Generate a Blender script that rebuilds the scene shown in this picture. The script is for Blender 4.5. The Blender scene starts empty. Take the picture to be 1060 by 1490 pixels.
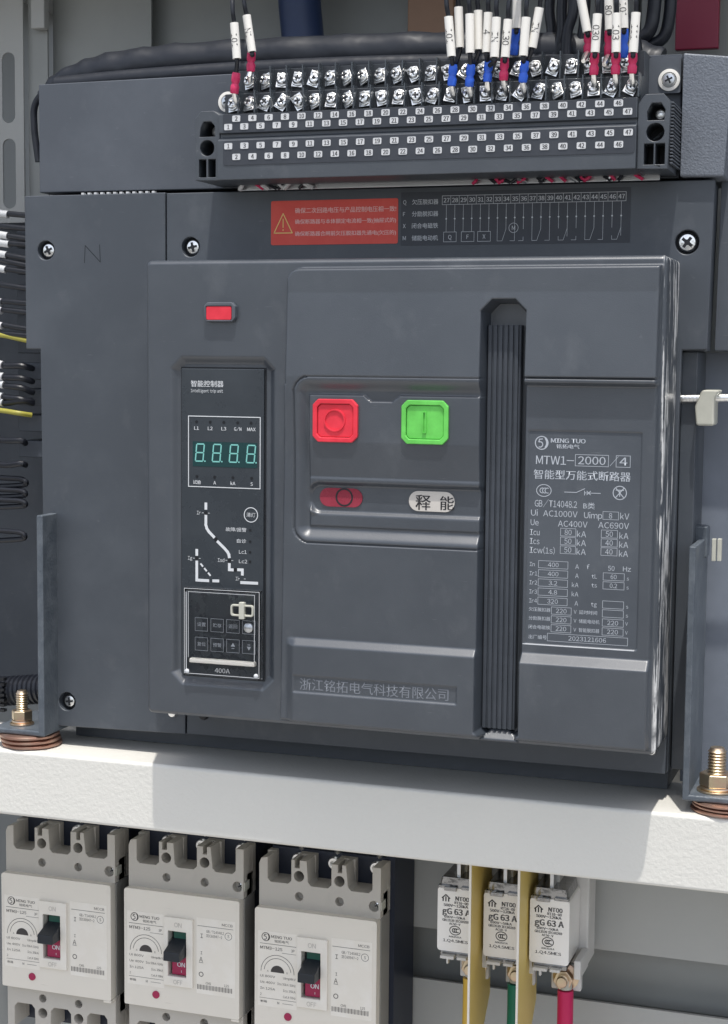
import bpy, math, random
import numpy as np
from mathutils import Matrix, Vector
from mathutils.geometry import tessellate_polygon

R = random.Random(7)
S = 0.001                                    # everything below is written in millimetres
scene = bpy.context.scene
COL = scene.collection

# ------------------------------------------------------------------ camera, sky, sun, exposure
YAW, PITCH, ROLL = 0.32616113, -0.092892, -0.00922867
CAM = (331.79, -980.92, 396.47)
rot = Matrix.Rotation(YAW, 4, 'Z') @ Matrix.Rotation(PITCH, 4, 'X') @ Matrix.Rotation(ROLL, 4, 'Y') @ Matrix.Rotation(math.radians(90), 4, 'X')
cam = bpy.data.cameras.new('camera')
cam.sensor_fit = 'HORIZONTAL'; cam.sensor_width = 36; cam.lens = 36 * 2400 / 1060
cam.clip_start = 0.05; cam.clip_end = 500
camo = bpy.data.objects.new('camera', cam); COL.objects.link(camo)
camo.matrix_world = Matrix.Translation(Vector(CAM) * S) @ rot
scene.camera = camo

SUN = Vector((0.10, -0.27, 0.96)).normalized()      # towards the sun
el = math.asin(SUN.z); az = math.atan2(SUN.x, SUN.y)
w = bpy.data.worlds.new('World'); scene.world = w; w.use_nodes = True
nt = w.node_tree; nt.nodes.clear()
sky = nt.nodes.new('ShaderNodeTexSky'); sky.sky_type = 'NISHITA'; sky.sun_disc = False
sky.sun_elevation = el; sky.sun_rotation = az; sky.dust_density = 2.0; sky.ozone_density = 0.6; sky.air_density = 0.8
bg = nt.nodes.new('ShaderNodeBackground'); bg.inputs['Strength'].default_value = 0.15
wo = nt.nodes.new('ShaderNodeOutputWorld')
hsv = nt.nodes.new('ShaderNodeHueSaturation'); hsv.inputs['Saturation'].default_value = .5      # desaturates the sky to take blue out of its light
nt.links.new(sky.outputs[0], hsv.inputs['Color']); nt.links.new(hsv.outputs[0], bg.inputs['Color']); nt.links.new(bg.outputs[0], wo.inputs['Surface'])
sl = bpy.data.lights.new('sun', 'SUN'); sl.energy = 2.35; sl.angle = math.radians(0.9); sl.color = (1, .96, .9)
so = bpy.data.objects.new('sun', sl); COL.objects.link(so)
so.rotation_euler = SUN.to_track_quat('Z', 'Y').to_euler()
vs = scene.view_settings
vs.view_transform = 'Standard'; vs.look = 'None'; vs.exposure = 0.72; vs.gamma = 1; vs.use_curve_mapping = False

# ------------------------------------------------------------------ materials
def mat(name, col, rough=.5, metal=0, bump=0, bscale=900, mottle=0, mscale=30, mcol=None, spec=.5, coat=0,
        trans=0, ior=1.45, bdist=.0002, sheen_var=0, dust=0, dcol=(.3, .31, .32)):
    m = bpy.data.materials.new(name); m.use_nodes = True
    n = m.node_tree.nodes; l = m.node_tree.links; b = n['Principled BSDF']
    b.inputs['Base Color'].default_value = (*col, 1); b.inputs['Roughness'].default_value = rough
    b.inputs['Metallic'].default_value = metal; b.inputs['Specular IOR Level'].default_value = spec
    b.inputs['Coat Weight'].default_value = coat; b.inputs['IOR'].default_value = ior
    b.inputs['Transmission Weight'].default_value = trans
    tc = n.new('ShaderNodeTexCoord')
    if bump:
        t = n.new('ShaderNodeTexNoise'); t.inputs['Scale'].default_value = bscale; t.inputs['Detail'].default_value = 2
        l.new(tc.outputs['Object'], t.inputs['Vector'])
        bp = n.new('ShaderNodeBump'); bp.inputs['Strength'].default_value = bump; bp.inputs['Distance'].default_value = bdist
        l.new(t.outputs['Fac'], bp.inputs['Height']); l.new(bp.outputs[0], b.inputs['Normal'])
    if mottle:
        t = n.new('ShaderNodeTexNoise'); t.inputs['Scale'].default_value = mscale; t.inputs['Detail'].default_value = 6
        t.inputs['Roughness'].default_value = .65
        l.new(tc.outputs['Object'], t.inputs['Vector'])
        r = n.new('ShaderNodeMapRange'); r.inputs['From Min'].default_value = .42; r.inputs['From Max'].default_value = .75
        l.new(t.outputs['Fac'], r.inputs['Value'])
        mu = n.new('ShaderNodeMath'); mu.operation = 'MULTIPLY'; mu.inputs[1].default_value = mottle
        l.new(r.outputs[0], mu.inputs[0])
        mx = n.new('ShaderNodeMix'); mx.data_type = 'RGBA'
        mx.inputs[6].default_value = (*col, 1)
        mx.inputs[7].default_value = (*(mcol or tuple(min(1, c * 1.6 + .02) for c in col)), 1)
        l.new(mu.outputs[0], mx.inputs[0]); l.new(mx.outputs[2], b.inputs['Base Color'])
        r2 = n.new('ShaderNodeMapRange'); r2.inputs['To Min'].default_value = rough - .06 - sheen_var; r2.inputs['To Max'].default_value = min(1, rough + .1)
        l.new(t.outputs['Fac'], r2.inputs['Value']); l.new(r2.outputs[0], b.inputs['Roughness'])
    if dust:        # specks, smudges and a few hairline scratches
        prev = b.inputs['Base Color'].links[0].from_socket if b.inputs['Base Color'].links else None
        for sc_, lo, hi, amt in (((210, 210, 210), .69, .78, dust * .45), ((60, 60, 900), .69, .75, dust * .8), ((38, 38, 30), .58, .80, dust * .45)):
            mp = n.new('ShaderNodeMapping'); mp.inputs['Scale'].default_value = sc_; mp.inputs['Rotation'].default_value = (.1, .5, .2); l.new(tc.outputs['Object'], mp.inputs['Vector'])
            t = n.new('ShaderNodeTexNoise'); t.inputs['Scale'].default_value = 1; t.inputs['Detail'].default_value = 5; t.inputs['Roughness'].default_value = .6
            l.new(mp.outputs[0], t.inputs['Vector'])
            r = n.new('ShaderNodeMapRange'); r.inputs['From Min'].default_value = lo; r.inputs['From Max'].default_value = hi; r.inputs['To Max'].default_value = amt
            l.new(t.outputs['Fac'], r.inputs['Value'])
            mx = n.new('ShaderNodeMix'); mx.data_type = 'RGBA'; mx.inputs[7].default_value = (*dcol, 1); l.new(r.outputs[0], mx.inputs[0])
            if prev: l.new(prev, mx.inputs[6])
            else: mx.inputs[6].default_value = (*col, 1)
            prev = mx.outputs[2]
        l.new(prev, b.inputs['Base Color'])
    return m

M = {}
DK = (.049, .056, .064)
M['dark'] = mat('dark_grey_plastic', (.042, .050, .061), .42, bump=.3, bscale=1600, mottle=.35, mscale=22, mcol=(.082, .093, .106), spec=.9, dust=.35)
M['panel'] = mat('smoke_grey_plastic', (.047, .056, .069), .46, bump=.25, bscale=1500, mottle=.7, mscale=9, mcol=(.088, .101, .118), spec=.8, dust=.25)
M['housing'] = mat('housing_grey_plastic', (.072, .082, .098), .5, bump=.3, bscale=1200, mottle=.35, mscale=14, dust=.3)
M['rough_housing'] = mat('grained_grey_plastic', (.13, .145, .17), .42, bump=.8, bscale=900, bdist=.0005, mottle=.5, mscale=500)
M['gloss_dark'] = mat('glossy_dark_film', (.034, .041, .049), .26, mottle=.25, mscale=25)
M['strip'] = mat('terminal_grey_plastic', (.036, .041, .051), .42, bump=.2, bscale=1400, mottle=.3, mscale=40)
M['grip'] = mat('dark_ribbed_plastic', (.038, .045, .056), .5, bump=.2, mottle=.5, mscale=20, dust=.2)
M['bluegrey'] = mat('blue_grey_sheet', (.15, .17, .205), .45, mottle=.5, mscale=8, dust=.3)
M['fin'] = mat('clear_smoked_plastic', (.12, .14, .16), .2, trans=.55)
M['black'] = mat('black_plastic', (.008, .009, .012), .4)
M['well'] = mat('dark_terminal_plastic', (.032, .036, .043), .35)
M['hole'] = mat('recess_shade_and_marks', (.012, .014, .018), .6)  # near black, paints shade into recesses; also colours dark marks
M['cable'] = mat('black_cable_sheath', (.012, .014, .020), .36, bump=.3, bscale=300, bdist=.0006)
M['wrap'] = mat('black_cable_wrap', (.014, .017, .024), .46, bump=.5, bscale=45, bdist=.003)
M['wire_blue'] = mat('blue_ferrule_plastic', (.03, .12, .62), .35, mottle=.3, mscale=200)
M['wire_red'] = mat('crimson_ferrule_plastic', (.56, .03, .11), .35, mottle=.3, mscale=200)
M['sleeve'] = mat('white_marker_sleeve', (.80, .78, .73), .5, mottle=.2, mscale=100, mcol=(.7, .69, .64))
M['ink'] = mat('black_ink', (.015, .015, .018), .6)
M['ink_soft'] = mat('grey_ink', (.055, .05, .048), .7)
M['print'] = mat('white_print', (.62, .64, .66), .6)
M['print_np'] = mat('pale_grey_print', (.41, .44, .48), .6)
M['print_dim'] = mat('faded_white_print', (.36, .39, .43), .6)
M['print_red'] = mat('pale_pink_print', (.85, .55, .52), .6)
M['print_yellow'] = mat('yellow_print', (.85, .62, .22), .6)
M['emboss'] = mat('embossed_grey_letters', (.17, .185, .21), .5)
M['tag'] = mat('pale_number_tag', (.56, .57, .58), .5, mottle=.3, mscale=200)
M['warn'] = mat('red_sticker', (.70, .075, .055), .45, mottle=.4, mscale=60, mcol=(.80, .15, .11))
M['red'] = mat('red_button_plastic', (.66, .030, .052), .30, mottle=.5, mscale=60)
M['green'] = mat('green_button_plastic', (.12, .50, .085), .30, mottle=.5, mscale=60)
M['red_ind'] = mat('dull_red_window', (.24, .025, .045), .25, mottle=.4, mscale=60)
M['white_ind'] = mat('cream_indicator', (.55, .52, .48), .35, mottle=.3, mscale=60, mcol=(.4, .38, .35))
M['zinc'] = mat('bright_zinc', (.93, .93, .91), .30, metal=1, bump=.6, bscale=500, bdist=.0004)
M['steel'] = mat('brushed_steel', (.62, .64, .66), .32, metal=1, bump=.3, bscale=300)
M['nutmetal'] = mat('yellow_chromate_steel', (.62, .52, .36), .34, metal=1, mottle=.8, mscale=90, mcol=(.58, .36, .29), bump=.2, bscale=300)
M['copper'] = mat('coppery_washer_steel', (.46, .28, .22), .42, metal=1, mottle=.6, mscale=70, mcol=(.5, .43, .36))
M['powder'] = mat('pale_powder_coat', (.655, .645, .60), .42, bump=.5, bscale=420, bdist=.0007, mottle=.12, mscale=15, mcol=(.61, .60, .565))
M['cab'] = mat('cabinet_grey_paint', (.40, .405, .39), .42, bump=.35, bscale=350, bdist=.0004, mottle=.25, mscale=5, mcol=(.33, .34, .34))
M['cabdark'] = mat('dull_galvanised_sheet', (.29, .30, .29), .42, mottle=.5, mscale=8, mcol=(.38, .39, .37))
M['bracket'] = mat('grey_painted_steel', (.075, .09, .108), .38, bump=.6, bscale=500, bdist=.0004, mottle=.6, mscale=60, mcol=(.17, .19, .21), dust=.4)
M['cream'] = mat('cream_plastic_shaded', (.46, .435, .39), .5, bump=.3, bscale=1200, mottle=.3, mscale=20, mcol=(.40, .38, .345), dust=.5, dcol=(.25, .23, .2))  # darker than the face plastic, shading of the shoulders put into the colour
M['cream_hi'] = mat('cream_face_plastic', (.70, .66, .585), .45, bump=.35, bscale=1200, mottle=.25, mscale=14, mcol=(.63, .595, .53), dust=.4, dcol=(.3, .28, .24))
M['label'] = mat('cream_label', (.74, .70, .625), .45, mottle=.2, mscale=60)
M['navy'] = mat('dark_navy_plastic', (.014, .019, .034), .45)
M['toggle'] = mat('black_toggle_plastic', (.016, .020, .026), .4, bump=.2)
M['tgreen'] = mat('dark_green_slide', (.010, .085, .060), .4)
M['tred'] = mat('crimson_slide', (.33, .015, .07), .4)
M['ceramic'] = mat('white_ceramic', (.84, .82, .79), .22, mottle=.15, mscale=40, mcol=(.78, .76, .72), coat=.3)
M['capmetal'] = mat('nickel_plate', (.30, .30, .30), .22, metal=1, bump=.8, bscale=120, bdist=.001)
M['yellow_board'] = mat('mustard_fibre_board', (.66, .50, .15), .45, bump=.4, bscale=900, mottle=.5, mscale=40, mcol=(.70, .56, .24))
M['cable_y'] = mat('yellow_cable', (.62, .40, .06), .4)
M['cable_g'] = mat('green_cable', (.01, .17, .11), .4)
M['cable_r'] = mat('magenta_red_cable', (.50, .012, .09), .4)
M['bronze'] = mat('brown_busbar_wrap', (.30, .17, .10), .45, mottle=.4, mscale=20)
M['bluestrap'] = mat('navy_blue_sheath', (.022, .042, .11), .4, mottle=.3, mscale=20)
M['redbus'] = mat('dull_red_busbar', (.24, .02, .05), .4)
M['nylon'] = mat('milky_nylon', (.44, .44, .38), .4, mottle=.3, mscale=60)
M['cream_shade'] = mat('cream_plastic_side_shade', (.22, .215, .20), .55, bump=.3, bscale=1200, mottle=.3, mscale=20)  # cream plastic darkened, shade of the case sides painted in
M['pale'] = mat('pale_grey_plastic', (.58, .57, .55), .4, mottle=.2, mscale=60)
M['clear'] = mat('clear_acrylic', (1, 1, 1), .02, trans=1, ior=1.3)
M['segpanel'] = mat('dark_green_display', (.012, .045, .048), .25)
M['seg'] = mat('pale_teal_segment', (.20, .52, .48), .35)
M['concrete'] = mat('pale_concrete', (.34, .33, .31), .8, bump=.5, bscale=40, bdist=.003, mottle=.5, mscale=2)
M['yg'] = mat('yellow_green_wire', (.36, .33, .06), .4)

def cover_material():
    """dark plastic with white scuffs along its right flank and pale dust on the face"""
    m = mat('scuffed_dark_plastic', (.037, .045, .057), .36, bump=.35, bscale=1900, mottle=.5, mscale=13, mcol=(.066, .077, .091), spec=1.0, ior=1.5, dust=.25)
    n = m.node_tree.nodes; l = m.node_tree.links; b = n['Principled BSDF']
    src = b.inputs['Base Color'].links[0].from_socket
    tc = n.new('ShaderNodeTexCoord'); sp = n.new('ShaderNodeSeparateXYZ'); l.new(tc.outputs['Object'], sp.inputs[0])
    mp = n.new('ShaderNodeMapping'); mp.inputs['Scale'].default_value = (300, 150, 13); l.new(tc.outputs['Object'], mp.inputs['Vector'])
    nz = n.new('ShaderNodeTexNoise'); nz.inputs['Scale'].default_value = 1; nz.inputs['Detail'].default_value = 5; nz.inputs['Roughness'].default_value = .7
    l.new(mp.outputs[0], nz.inputs['Vector'])
    th = n.new('ShaderNodeMapRange'); th.inputs['From Min'].default_value = .515; th.inputs['From Max'].default_value = .555
    l.new(nz.outputs['Fac'], th.inputs['Value'])
    mk = n.new('ShaderNodeMapRange'); mk.inputs['From Min'].default_value = .1835; mk.inputs['From Max'].default_value = .1855
    l.new(sp.outputs['X'], mk.inputs['Value'])
    mu = n.new('ShaderNodeMath'); mu.operation = 'MULTIPLY'; l.new(th.outputs[0], mu.inputs[0]); l.new(mk.outputs[0], mu.inputs[1])
    br = n.new('ShaderNodeTexNoise'); br.inputs['Scale'].default_value = 60; br.inputs['Detail'].default_value = 4; l.new(tc.outputs['Object'], br.inputs['Vector'])
    b2 = n.new('ShaderNodeMapRange'); b2.inputs['From Min'].default_value = .36; b2.inputs['From Max'].default_value = .50; l.new(br.outputs['Fac'], b2.inputs['Value'])
    mb_ = n.new('ShaderNodeMath'); mb_.operation = 'MULTIPLY'; l.new(mu.outputs[0], mb_.inputs[0]); l.new(b2.outputs[0], mb_.inputs[1]); mu = mb_
    mu2 = n.new('ShaderNodeMath'); mu2.operation = 'MULTIPLY'; mu2.inputs[1].default_value = 1; l.new(mu.outputs[0], mu2.inputs[0])
    mx = n.new('ShaderNodeMix'); mx.data_type = 'RGBA'; mx.inputs[7].default_value = (.66, .66, .65, 1)
    l.new(mu2.outputs[0], mx.inputs[0]); l.new(src, mx.inputs[6]); l.new(mx.outputs[2], b.inputs['Base Color'])
    return m
M['cover'] = cover_material()

# ------------------------------------------------------------------ mesh helpers (mm)
def mark_edges(me, angle):
    """sharp edges and bevel weights, blind to the slivers inside a flat face"""
    import bmesh
    bm = bmesh.new(); bm.from_mesh(me); lay = bm.edges.layers.float.new('bevel_weight_edge')
    for e in bm.edges:
        if len(e.link_faces) != 2: e.smooth = False; continue
        f, g = e.link_faces; vs = list(f.verts) + list(g.verts)
        if any(max(v.co[k] for v in vs) - min(v.co[k] for v in vs) < 2e-7 for k in range(3)): continue
        a = e.calc_face_angle(0)
        if a > math.radians(angle): e.smooth = False
        if a > math.radians(40): e[lay] = 1.0
    bm.to_mesh(me); bm.free()
class MB:
    def __init__(s): s.v = []; s.f = []
    def add(s, vs, fs):
        o = len(s.v); s.v += [tuple(v) for v in vs]; s.f += [tuple(i + o for i in f) for f in fs]; return s
    def box(s, x0, x1, y0, y1, z0, z1):
        vs = [(x, y, z) for z in (z0, z1) for y in (y0, y1) for x in (x0, x1)]
        return s.add(vs, [(0, 2, 3, 1), (4, 5, 7, 6), (0, 1, 5, 4), (2, 6, 7, 3), (0, 4, 6, 2), (1, 3, 7, 5)])
    def prism(s, poly, y0, y1, holes=()):
        """polygon(s) in x,z pushed from y0 (front) back to y1"""
        loops = [list(poly)] + [list(h) for h in holes]
        if holes:
            import bmesh
            bm = bmesh.new()
            for lp in loops:
                bv = [bm.verts.new((p[0], p[1], 0)) for p in lp]
                for i in range(len(bv)): bm.edges.new((bv[i], bv[(i + 1) % len(bv)]))
            bm.verts.index_update()
            bmesh.ops.triangle_fill(bm, use_beauty=True, use_dissolve=False, edges=bm.edges[:], normal=(0, 0, 1))
            tri = [[v.index for v in f.verts] for f in bm.faces]; bm.free()
        else: tri = tessellate_polygon([[Vector((p[0], p[1], 0)) for p in lp] for lp in loops])
        pts = [p for lp in loops for p in lp]; n = len(pts)
        vs = [(p[0], y0, p[1]) for p in pts] + [(p[0], y1, p[1]) for p in pts]
        fs = []
        for t in tri:
            a, b, c = (pts[i] for i in t)
            cr = (b[0] - a[0]) * (c[1] - a[1]) - (b[1] - a[1]) * (c[0] - a[0])
            if abs(cr) < 1e-9: continue
            t = tuple(t) if cr > 0 else tuple(reversed(t))     # ccw in x,z faces -y
            fs.append(t); fs.append(tuple(i + n for i in reversed(t)))
        o = 0
        for k, lp in enumerate(loops):
            ar = sum(lp[i][0] * lp[(i + 1) % len(lp)][1] - lp[(i + 1) % len(lp)][0] * lp[i][1] for i in range(len(lp)))
            ccw = ar > 0
            if k: ccw = not ccw
            for i in range(len(lp)):
                a, b = o + i, o + (i + 1) % len(lp)
                fs.append((a, a + n, b + n, b) if ccw else (b, b + n, a + n, a))
            o += len(lp)
        return s.add(vs, fs)
    def xprism(s, prof, x0, x1):
        """profile in y,z swept along x"""
        n = len(prof)
        vs = [(x0, p[0], p[1]) for p in prof] + [(x1, p[0], p[1]) for p in prof]
        ar = sum(prof[i][0] * prof[(i + 1) % n][1] - prof[(i + 1) % n][0] * prof[i][1] for i in range(n))
        fs = [(i, i + n, (i + 1) % n + n, (i + 1) % n) for i in range(n)] if ar < 0 else [(i, (i + 1) % n, (i + 1) % n + n, i + n) for i in range(n)]
        cap0 = tuple(range(n)); cap1 = tuple(range(n, 2 * n))
        if ar > 0: fs += [tuple(reversed(cap0)), cap1]
        else: fs += [cap0, tuple(reversed(cap1))]
        return s.add(vs, fs)
    def lathe(s, c, prof, axis='y', n=24, cap=True):
        """prof: list of (radius, offset along axis)"""
        vs = []
        for r, h in prof:
            for k in range(n):
                a = 2 * math.pi * k / n; p, q = r * math.cos(a), r * math.sin(a)
                vs.append({'y': (c[0] + p, c[1] + h, c[2] + q), 'z': (c[0] + p, c[1] + q, c[2] + h), 'x': (c[0] + h, c[1] + p, c[2] + q)}[axis])
        fs = [(i * n + k, i * n + (k + 1) % n, (i + 1) * n + (k + 1) % n, (i + 1) * n + k) for i in range(len(prof) - 1) for k in range(n)]
        if cap: fs += [tuple(range(n)), tuple(reversed(range((len(prof) - 1) * n, len(prof) * n)))]
        return s.add(vs, fs)
    def tube(s, path, r, n=12, wob=0):
        P = [Vector(p) for p in path]; vs = []; up = Vector((0, 1, 0.01))
        for i, p in enumerate(P):
            t = (P[min(i + 1, len(P) - 1)] - P[max(i - 1, 0)]).normalized()
            a = t.cross(up)
            if a.length < 1e-3: a = t.cross(Vector((1, 0, 0)))
            a.normalize(); b = t.cross(a)
            rr = r[i] if isinstance(r, (list, tuple)) else r
            for k in range(n):
                q = 2 * math.pi * k / n; w_ = 1 + (R.uniform(-wob, wob) if wob else 0)
                vs.append(p + (a * math.cos(q) + b * math.sin(q)) * rr * w_)
        fs = [(i * n + k, i * n + (k + 1) % n, (i + 1) * n + (k + 1) % n, (i + 1) * n + k) for i in range(len(P) - 1) for k in range(n)]
        fs += [tuple(range(n)), tuple(reversed(range((len(P) - 1) * n, len(P) * n)))]
        return s.add(vs, fs)
    def build(s, name, m, parent=None, bevel=0, seg=2, angle=35, loc=(0, 0, 0)):
        me = bpy.data.meshes.new(name)
        L = Vector(loc)
        me.from_pydata([((x - L.x) * S, (y - L.y) * S, (z - L.z) * S) for x, y, z in s.v], [], s.f)
        me.materials.append(M[m]); me.polygons.foreach_set('use_smooth', [True] * len(me.polygons))
        import bmesh
        bm = bmesh.new(); bm.from_mesh(me); bmesh.ops.recalc_face_normals(bm, faces=bm.faces); bm.to_mesh(me); bm.free()
        mark_edges(me, angle)
        o = bpy.data.objects.new(name, me); COL.objects.link(o)
        if parent is not None: o.parent = parent
        o.location = L * S
        if bevel:
            b = o.modifiers.new('bevel', 'BEVEL'); b.width = bevel * S; b.segments = seg; b.limit_method = 'WEIGHT'
            b.harden_normals = True
        return o

def rr(x0, x1, z0, z1, r, n=5):
    """rounded rectangle loop, ccw; r may be one radius or (bl, br, tr, tl)"""
    rs = r if isinstance(r, (tuple, list)) else (r,) * 4; out = []
    for (cx, cz, a0), q in zip(((x0, z0, 180), (x1, z0, 270), (x1, z1, 0), (x0, z1, 90)), rs):
        sx = 1 if cx == x0 else -1; sz = 1 if cz == z0 else -1
        if q <= 0: out.append((cx, cz)); continue
        for i in range(n + 1):
            a = math.radians(a0 + 90 * i / n)
            out.append((cx + sx * q + q * math.cos(a), cz + sz * q + q * math.sin(a)))
    return out
def circ(x, z, r, n=24): return [(x + r * math.cos(2 * math.pi * i / n), z + r * math.sin(2 * math.pi * i / n)) for i in range(n)]
def cham(x0, x1, z0, z1, c):
    return [(x0 + c, z0), (x1 - c, z0), (x1, z0 + c), (x1, z1 - c), (x1 - c, z1), (x0 + c, z1), (x0, z1 - c), (x0, z0 + c)]
def off(poly, dx, dz): return [(x + dx, z + dz) for x, z in poly]

def at(px, py, Y):
    """point on the plane y = Y (mm) that the surveyed photo pixel shows"""
    d = (rot.to_3x3() @ Vector((px - 530, -(py - 745), -2400)))
    t = (Y - CAM[1]) / d.y
    return (CAM[0] + t * d.x, Y, CAM[2] + t * d.z)

def thing(name, label, cat, group=None, loc=(0, 0, 0)):
    o = bpy.data.objects.new(name, None); COL.objects.link(o); o.location = Vector(loc) * S
    o.empty_display_size = .01; o['label'] = label; o['category'] = cat
    if group: o['group'] = group
    return o
def struct(o): o['kind'] = 'structure'; return o
def copy_tree(o, parent=None):
    c = o.copy(); COL.objects.link(c)
    if parent is not None: c.parent = parent
    for ch in list(o.children): copy_tree(ch, c)
    return c

# ------------------------------------------------------------------ lettering
_gl = {}
def glyph(s):
    if s in _gl: return _gl[s]
    if len(s) > 0 and all(ord(c) < 0x7f for c in s) and not (len(s) == 1 and s == ' '):
        x = 0; V_ = []; F_ = []
        for c in s:
            if c == ' ': x += .27; continue
            vs, fs = glyph(chr(ord(c) + 0xFEE0)); a = min(v[0] for v in vs); b_ = max(v[0] for v in vs); k = .86
            V0 = len(V_); V_ += [(x + (p - a) * k, q) for p, q in vs]; F_ += [tuple(i + V0 for i in f) for f in fs]
            x += (b_ - a) * k + .075
        _gl[s] = (V_, F_); return _gl[s]
    cu = bpy.data.curves.new('t', 'FONT'); cu.body = s; cu.resolution_u = 2
    o = bpy.data.objects.new('t', cu); COL.objects.link(o)
    dg = bpy.context.evaluated_depsgraph_get(); dg.update()
    me = bpy.data.meshes.new_from_object(o.evaluated_get(dg))
    vs = [tuple(v.co)[:2] for v in me.vertices]; fs = [tuple(p.vertices) for p in me.polygons]
    bpy.data.meshes.remove(me); bpy.data.objects.remove(o); bpy.data.curves.remove(cu)
    _gl[s] = (vs, fs); return _gl[s]
_cap = [None]
def text(mb, s, x, z, h, Y, w=None, al='l', rotd=0, bold=0):
    """lettering lying on plane y=Y; z is the vertical centre, h the cap height, w fits the width"""
    vs, fs = glyph(s)
    if not vs: return
    if _cap[0] is None:
        c = glyph('H')[0]; _cap[0] = max(v[1] for v in c)
    cjk = any(ord(ch) > 0x2e80 for ch in s)
    x0 = min(v[0] for v in vs); x1 = max(v[0] for v in vs)
    z0 = min(v[1] for v in vs); z1 = max(v[1] for v in vs)
    if cjk: sc = h / (z1 - z0); mid = (z0 + z1) / 2
    else: sc = h / _cap[0]; mid = _cap[0] / 2
    sx = w / (x1 - x0) if w else sc
    W = (x1 - x0) * sx
    o = {'l': 0, 'c': -W / 2, 'r': -W}[al]
    ca, sa = math.cos(math.radians(rotd)), math.sin(math.radians(rotd))
    for dx in ((0, bold) if bold else (0,)):
        out = []
        for a, b in vs:
            u, v = (a - x0) * sx + o + dx, (b - mid) * sc
            out.append((x + u * ca - v * sa, Y - (.004 if dx else 0), z + u * sa + v * ca))
        mb.add(out, fs)
def bar(mb, pts, wd, Y, closed=False, th=0.06):
    """printed line of width wd through pts (x,z)"""
    n = len(pts)
    for i in range(n if closed else n - 1):
        a = Vector(pts[i]); b = Vector(pts[(i + 1) % n]); d = (b - a)
        if d.length < 1e-6: continue
        d.normalize(); nn = Vector((-d.y, d.x)) * wd / 2; e = d * (wd / 2 * .9)
        q = [a - e - nn, b + e - nn, b + e + nn, a - e + nn]
        mb.add([(p.x, Y - .003 * (i % 2), p.y) for p in q], [(0, 1, 2, 3)])
def rect(mb, x0, x1, z0, z1, wd, Y): bar(mb, [(x0, z0), (x1, z0), (x1, z1), (x0, z1)], wd, Y, True)
def ring(mb, x, z, r, wd, Y, n=28, rz=None):
    rz = rz or r
    vs = []; 
    for k in range(n):
        a = 2 * math.pi * k / n
        vs.append((x + (r + wd / 2) * math.cos(a), Y, z + (rz + wd / 2) * math.sin(a)))
        vs.append((x + (r - wd / 2) * math.cos(a), Y, z + (rz - wd / 2) * math.sin(a)))
    mb.add(vs, [(2 * k, 2 * ((k + 1) % n), 2 * ((k + 1) % n) + 1, 2 * k + 1) for k in range(n)])
def arc(mb, x, z, r, a0, a1, wd, Y, n=14):
    bar(mb, [(x + r * math.cos(math.radians(a0 + (a1 - a0) * i / n)), z + r * math.sin(math.radians(a0 + (a1 - a0) * i / n))) for i in range(n + 1)], wd, Y)
def disc(mb, x, z, r, Y, n=20): mb.add([(px, Y, pz) for px, pz in circ(x, z, r, n)], [tuple(range(n))])
def poly(mb, pts, Y): mb.add([(a, Y, b) for a, b in pts], [tuple(range(len(pts)))])
def ccc(mb, x, z, r, Y, wd=.35):
    ring(mb, x, z, r, wd, Y, rz=r * .8)
    for k in (-.35, 0, .35): arc(mb, x + k * r + .15 * r, z, r * .34, 70, 290, wd, Y - .006, 8)
def logo(mb, x, z, r, Y, wd=.4):
    ring(mb, x, z, r, wd, Y)
    poly(mb, [(x + r * math.cos(math.radians(a)), z + r * math.sin(math.radians(a))) for a in range(-60, 61, 12)] +
         [(x + r * .45 * math.cos(math.radians(a)) + r * .25, z + r * .7 * math.sin(math.radians(a))) for a in range(60, -61, -12)], Y - .006)
    arc(mb, x - .25 * r, z - .25 * r, r * .42, -110, 110, wd, Y - .012, 8)
    bar(mb, [(x - .45 * r, z + .15 * r), (x - .35 * r, z + .55 * r), (x + .1 * r, z + .6 * r)], wd, Y - .018)

def screw_head(mb, x, y, z, r, th=2.2, n=20, rotd=20, deep=1.0):
    """pan head with a cross recess, facing -y"""
    mb.lathe((x, y, z), [(r, 0), (r, -th * .4), (r * .8, -th * .85), (r * .3, -th)], 'y', n)
def cross(mb, x, y, z, r, rotd=20, wd=.22):  # flat dark bars paint the shade inside a cross recess
    for k in (0, 90):
        a = math.radians(rotd + k); c, s_ = math.cos(a), math.sin(a); L, W = r * .62, r * wd / 2
        q = [(-L, -W), (L, -W), (L, W), (-L, W)]
        mb.add([(x + p * c - t * s_, y - .02 - .01 * (k > 0), z + p * s_ + t * c) for p, t in q], [(0, 1, 2, 3)])

# ================================================================== CABINET (setting)
b = MB(); b.box(-4000, 4000, -5000, 800, -1250, -1200)
struct(b.build('bounce_floor', 'concrete'))  # unseen slab, added to bounce light up onto the undersides
b = MB(); b.box(-335, 420, 215, 218, -400, 900); struct(b.build('back_panel', 'cabdark'))
b = MB(); b.box(-420, 420, 62, 400, 700, 705); struct(b.build('added_shade_roof', 'cab'))  # out of view, added to keep sun off the back sheets
b = MB(); b.box(-420, -418, 100, 400, -400, 700); struct(b.build('cabinet_side_wall', 'cab'))
b = MB(); b.box(420, 422, 100, 400, -400, 700); b_ = struct(b.build('cabinet_side_wall', 'cab'))
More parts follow.
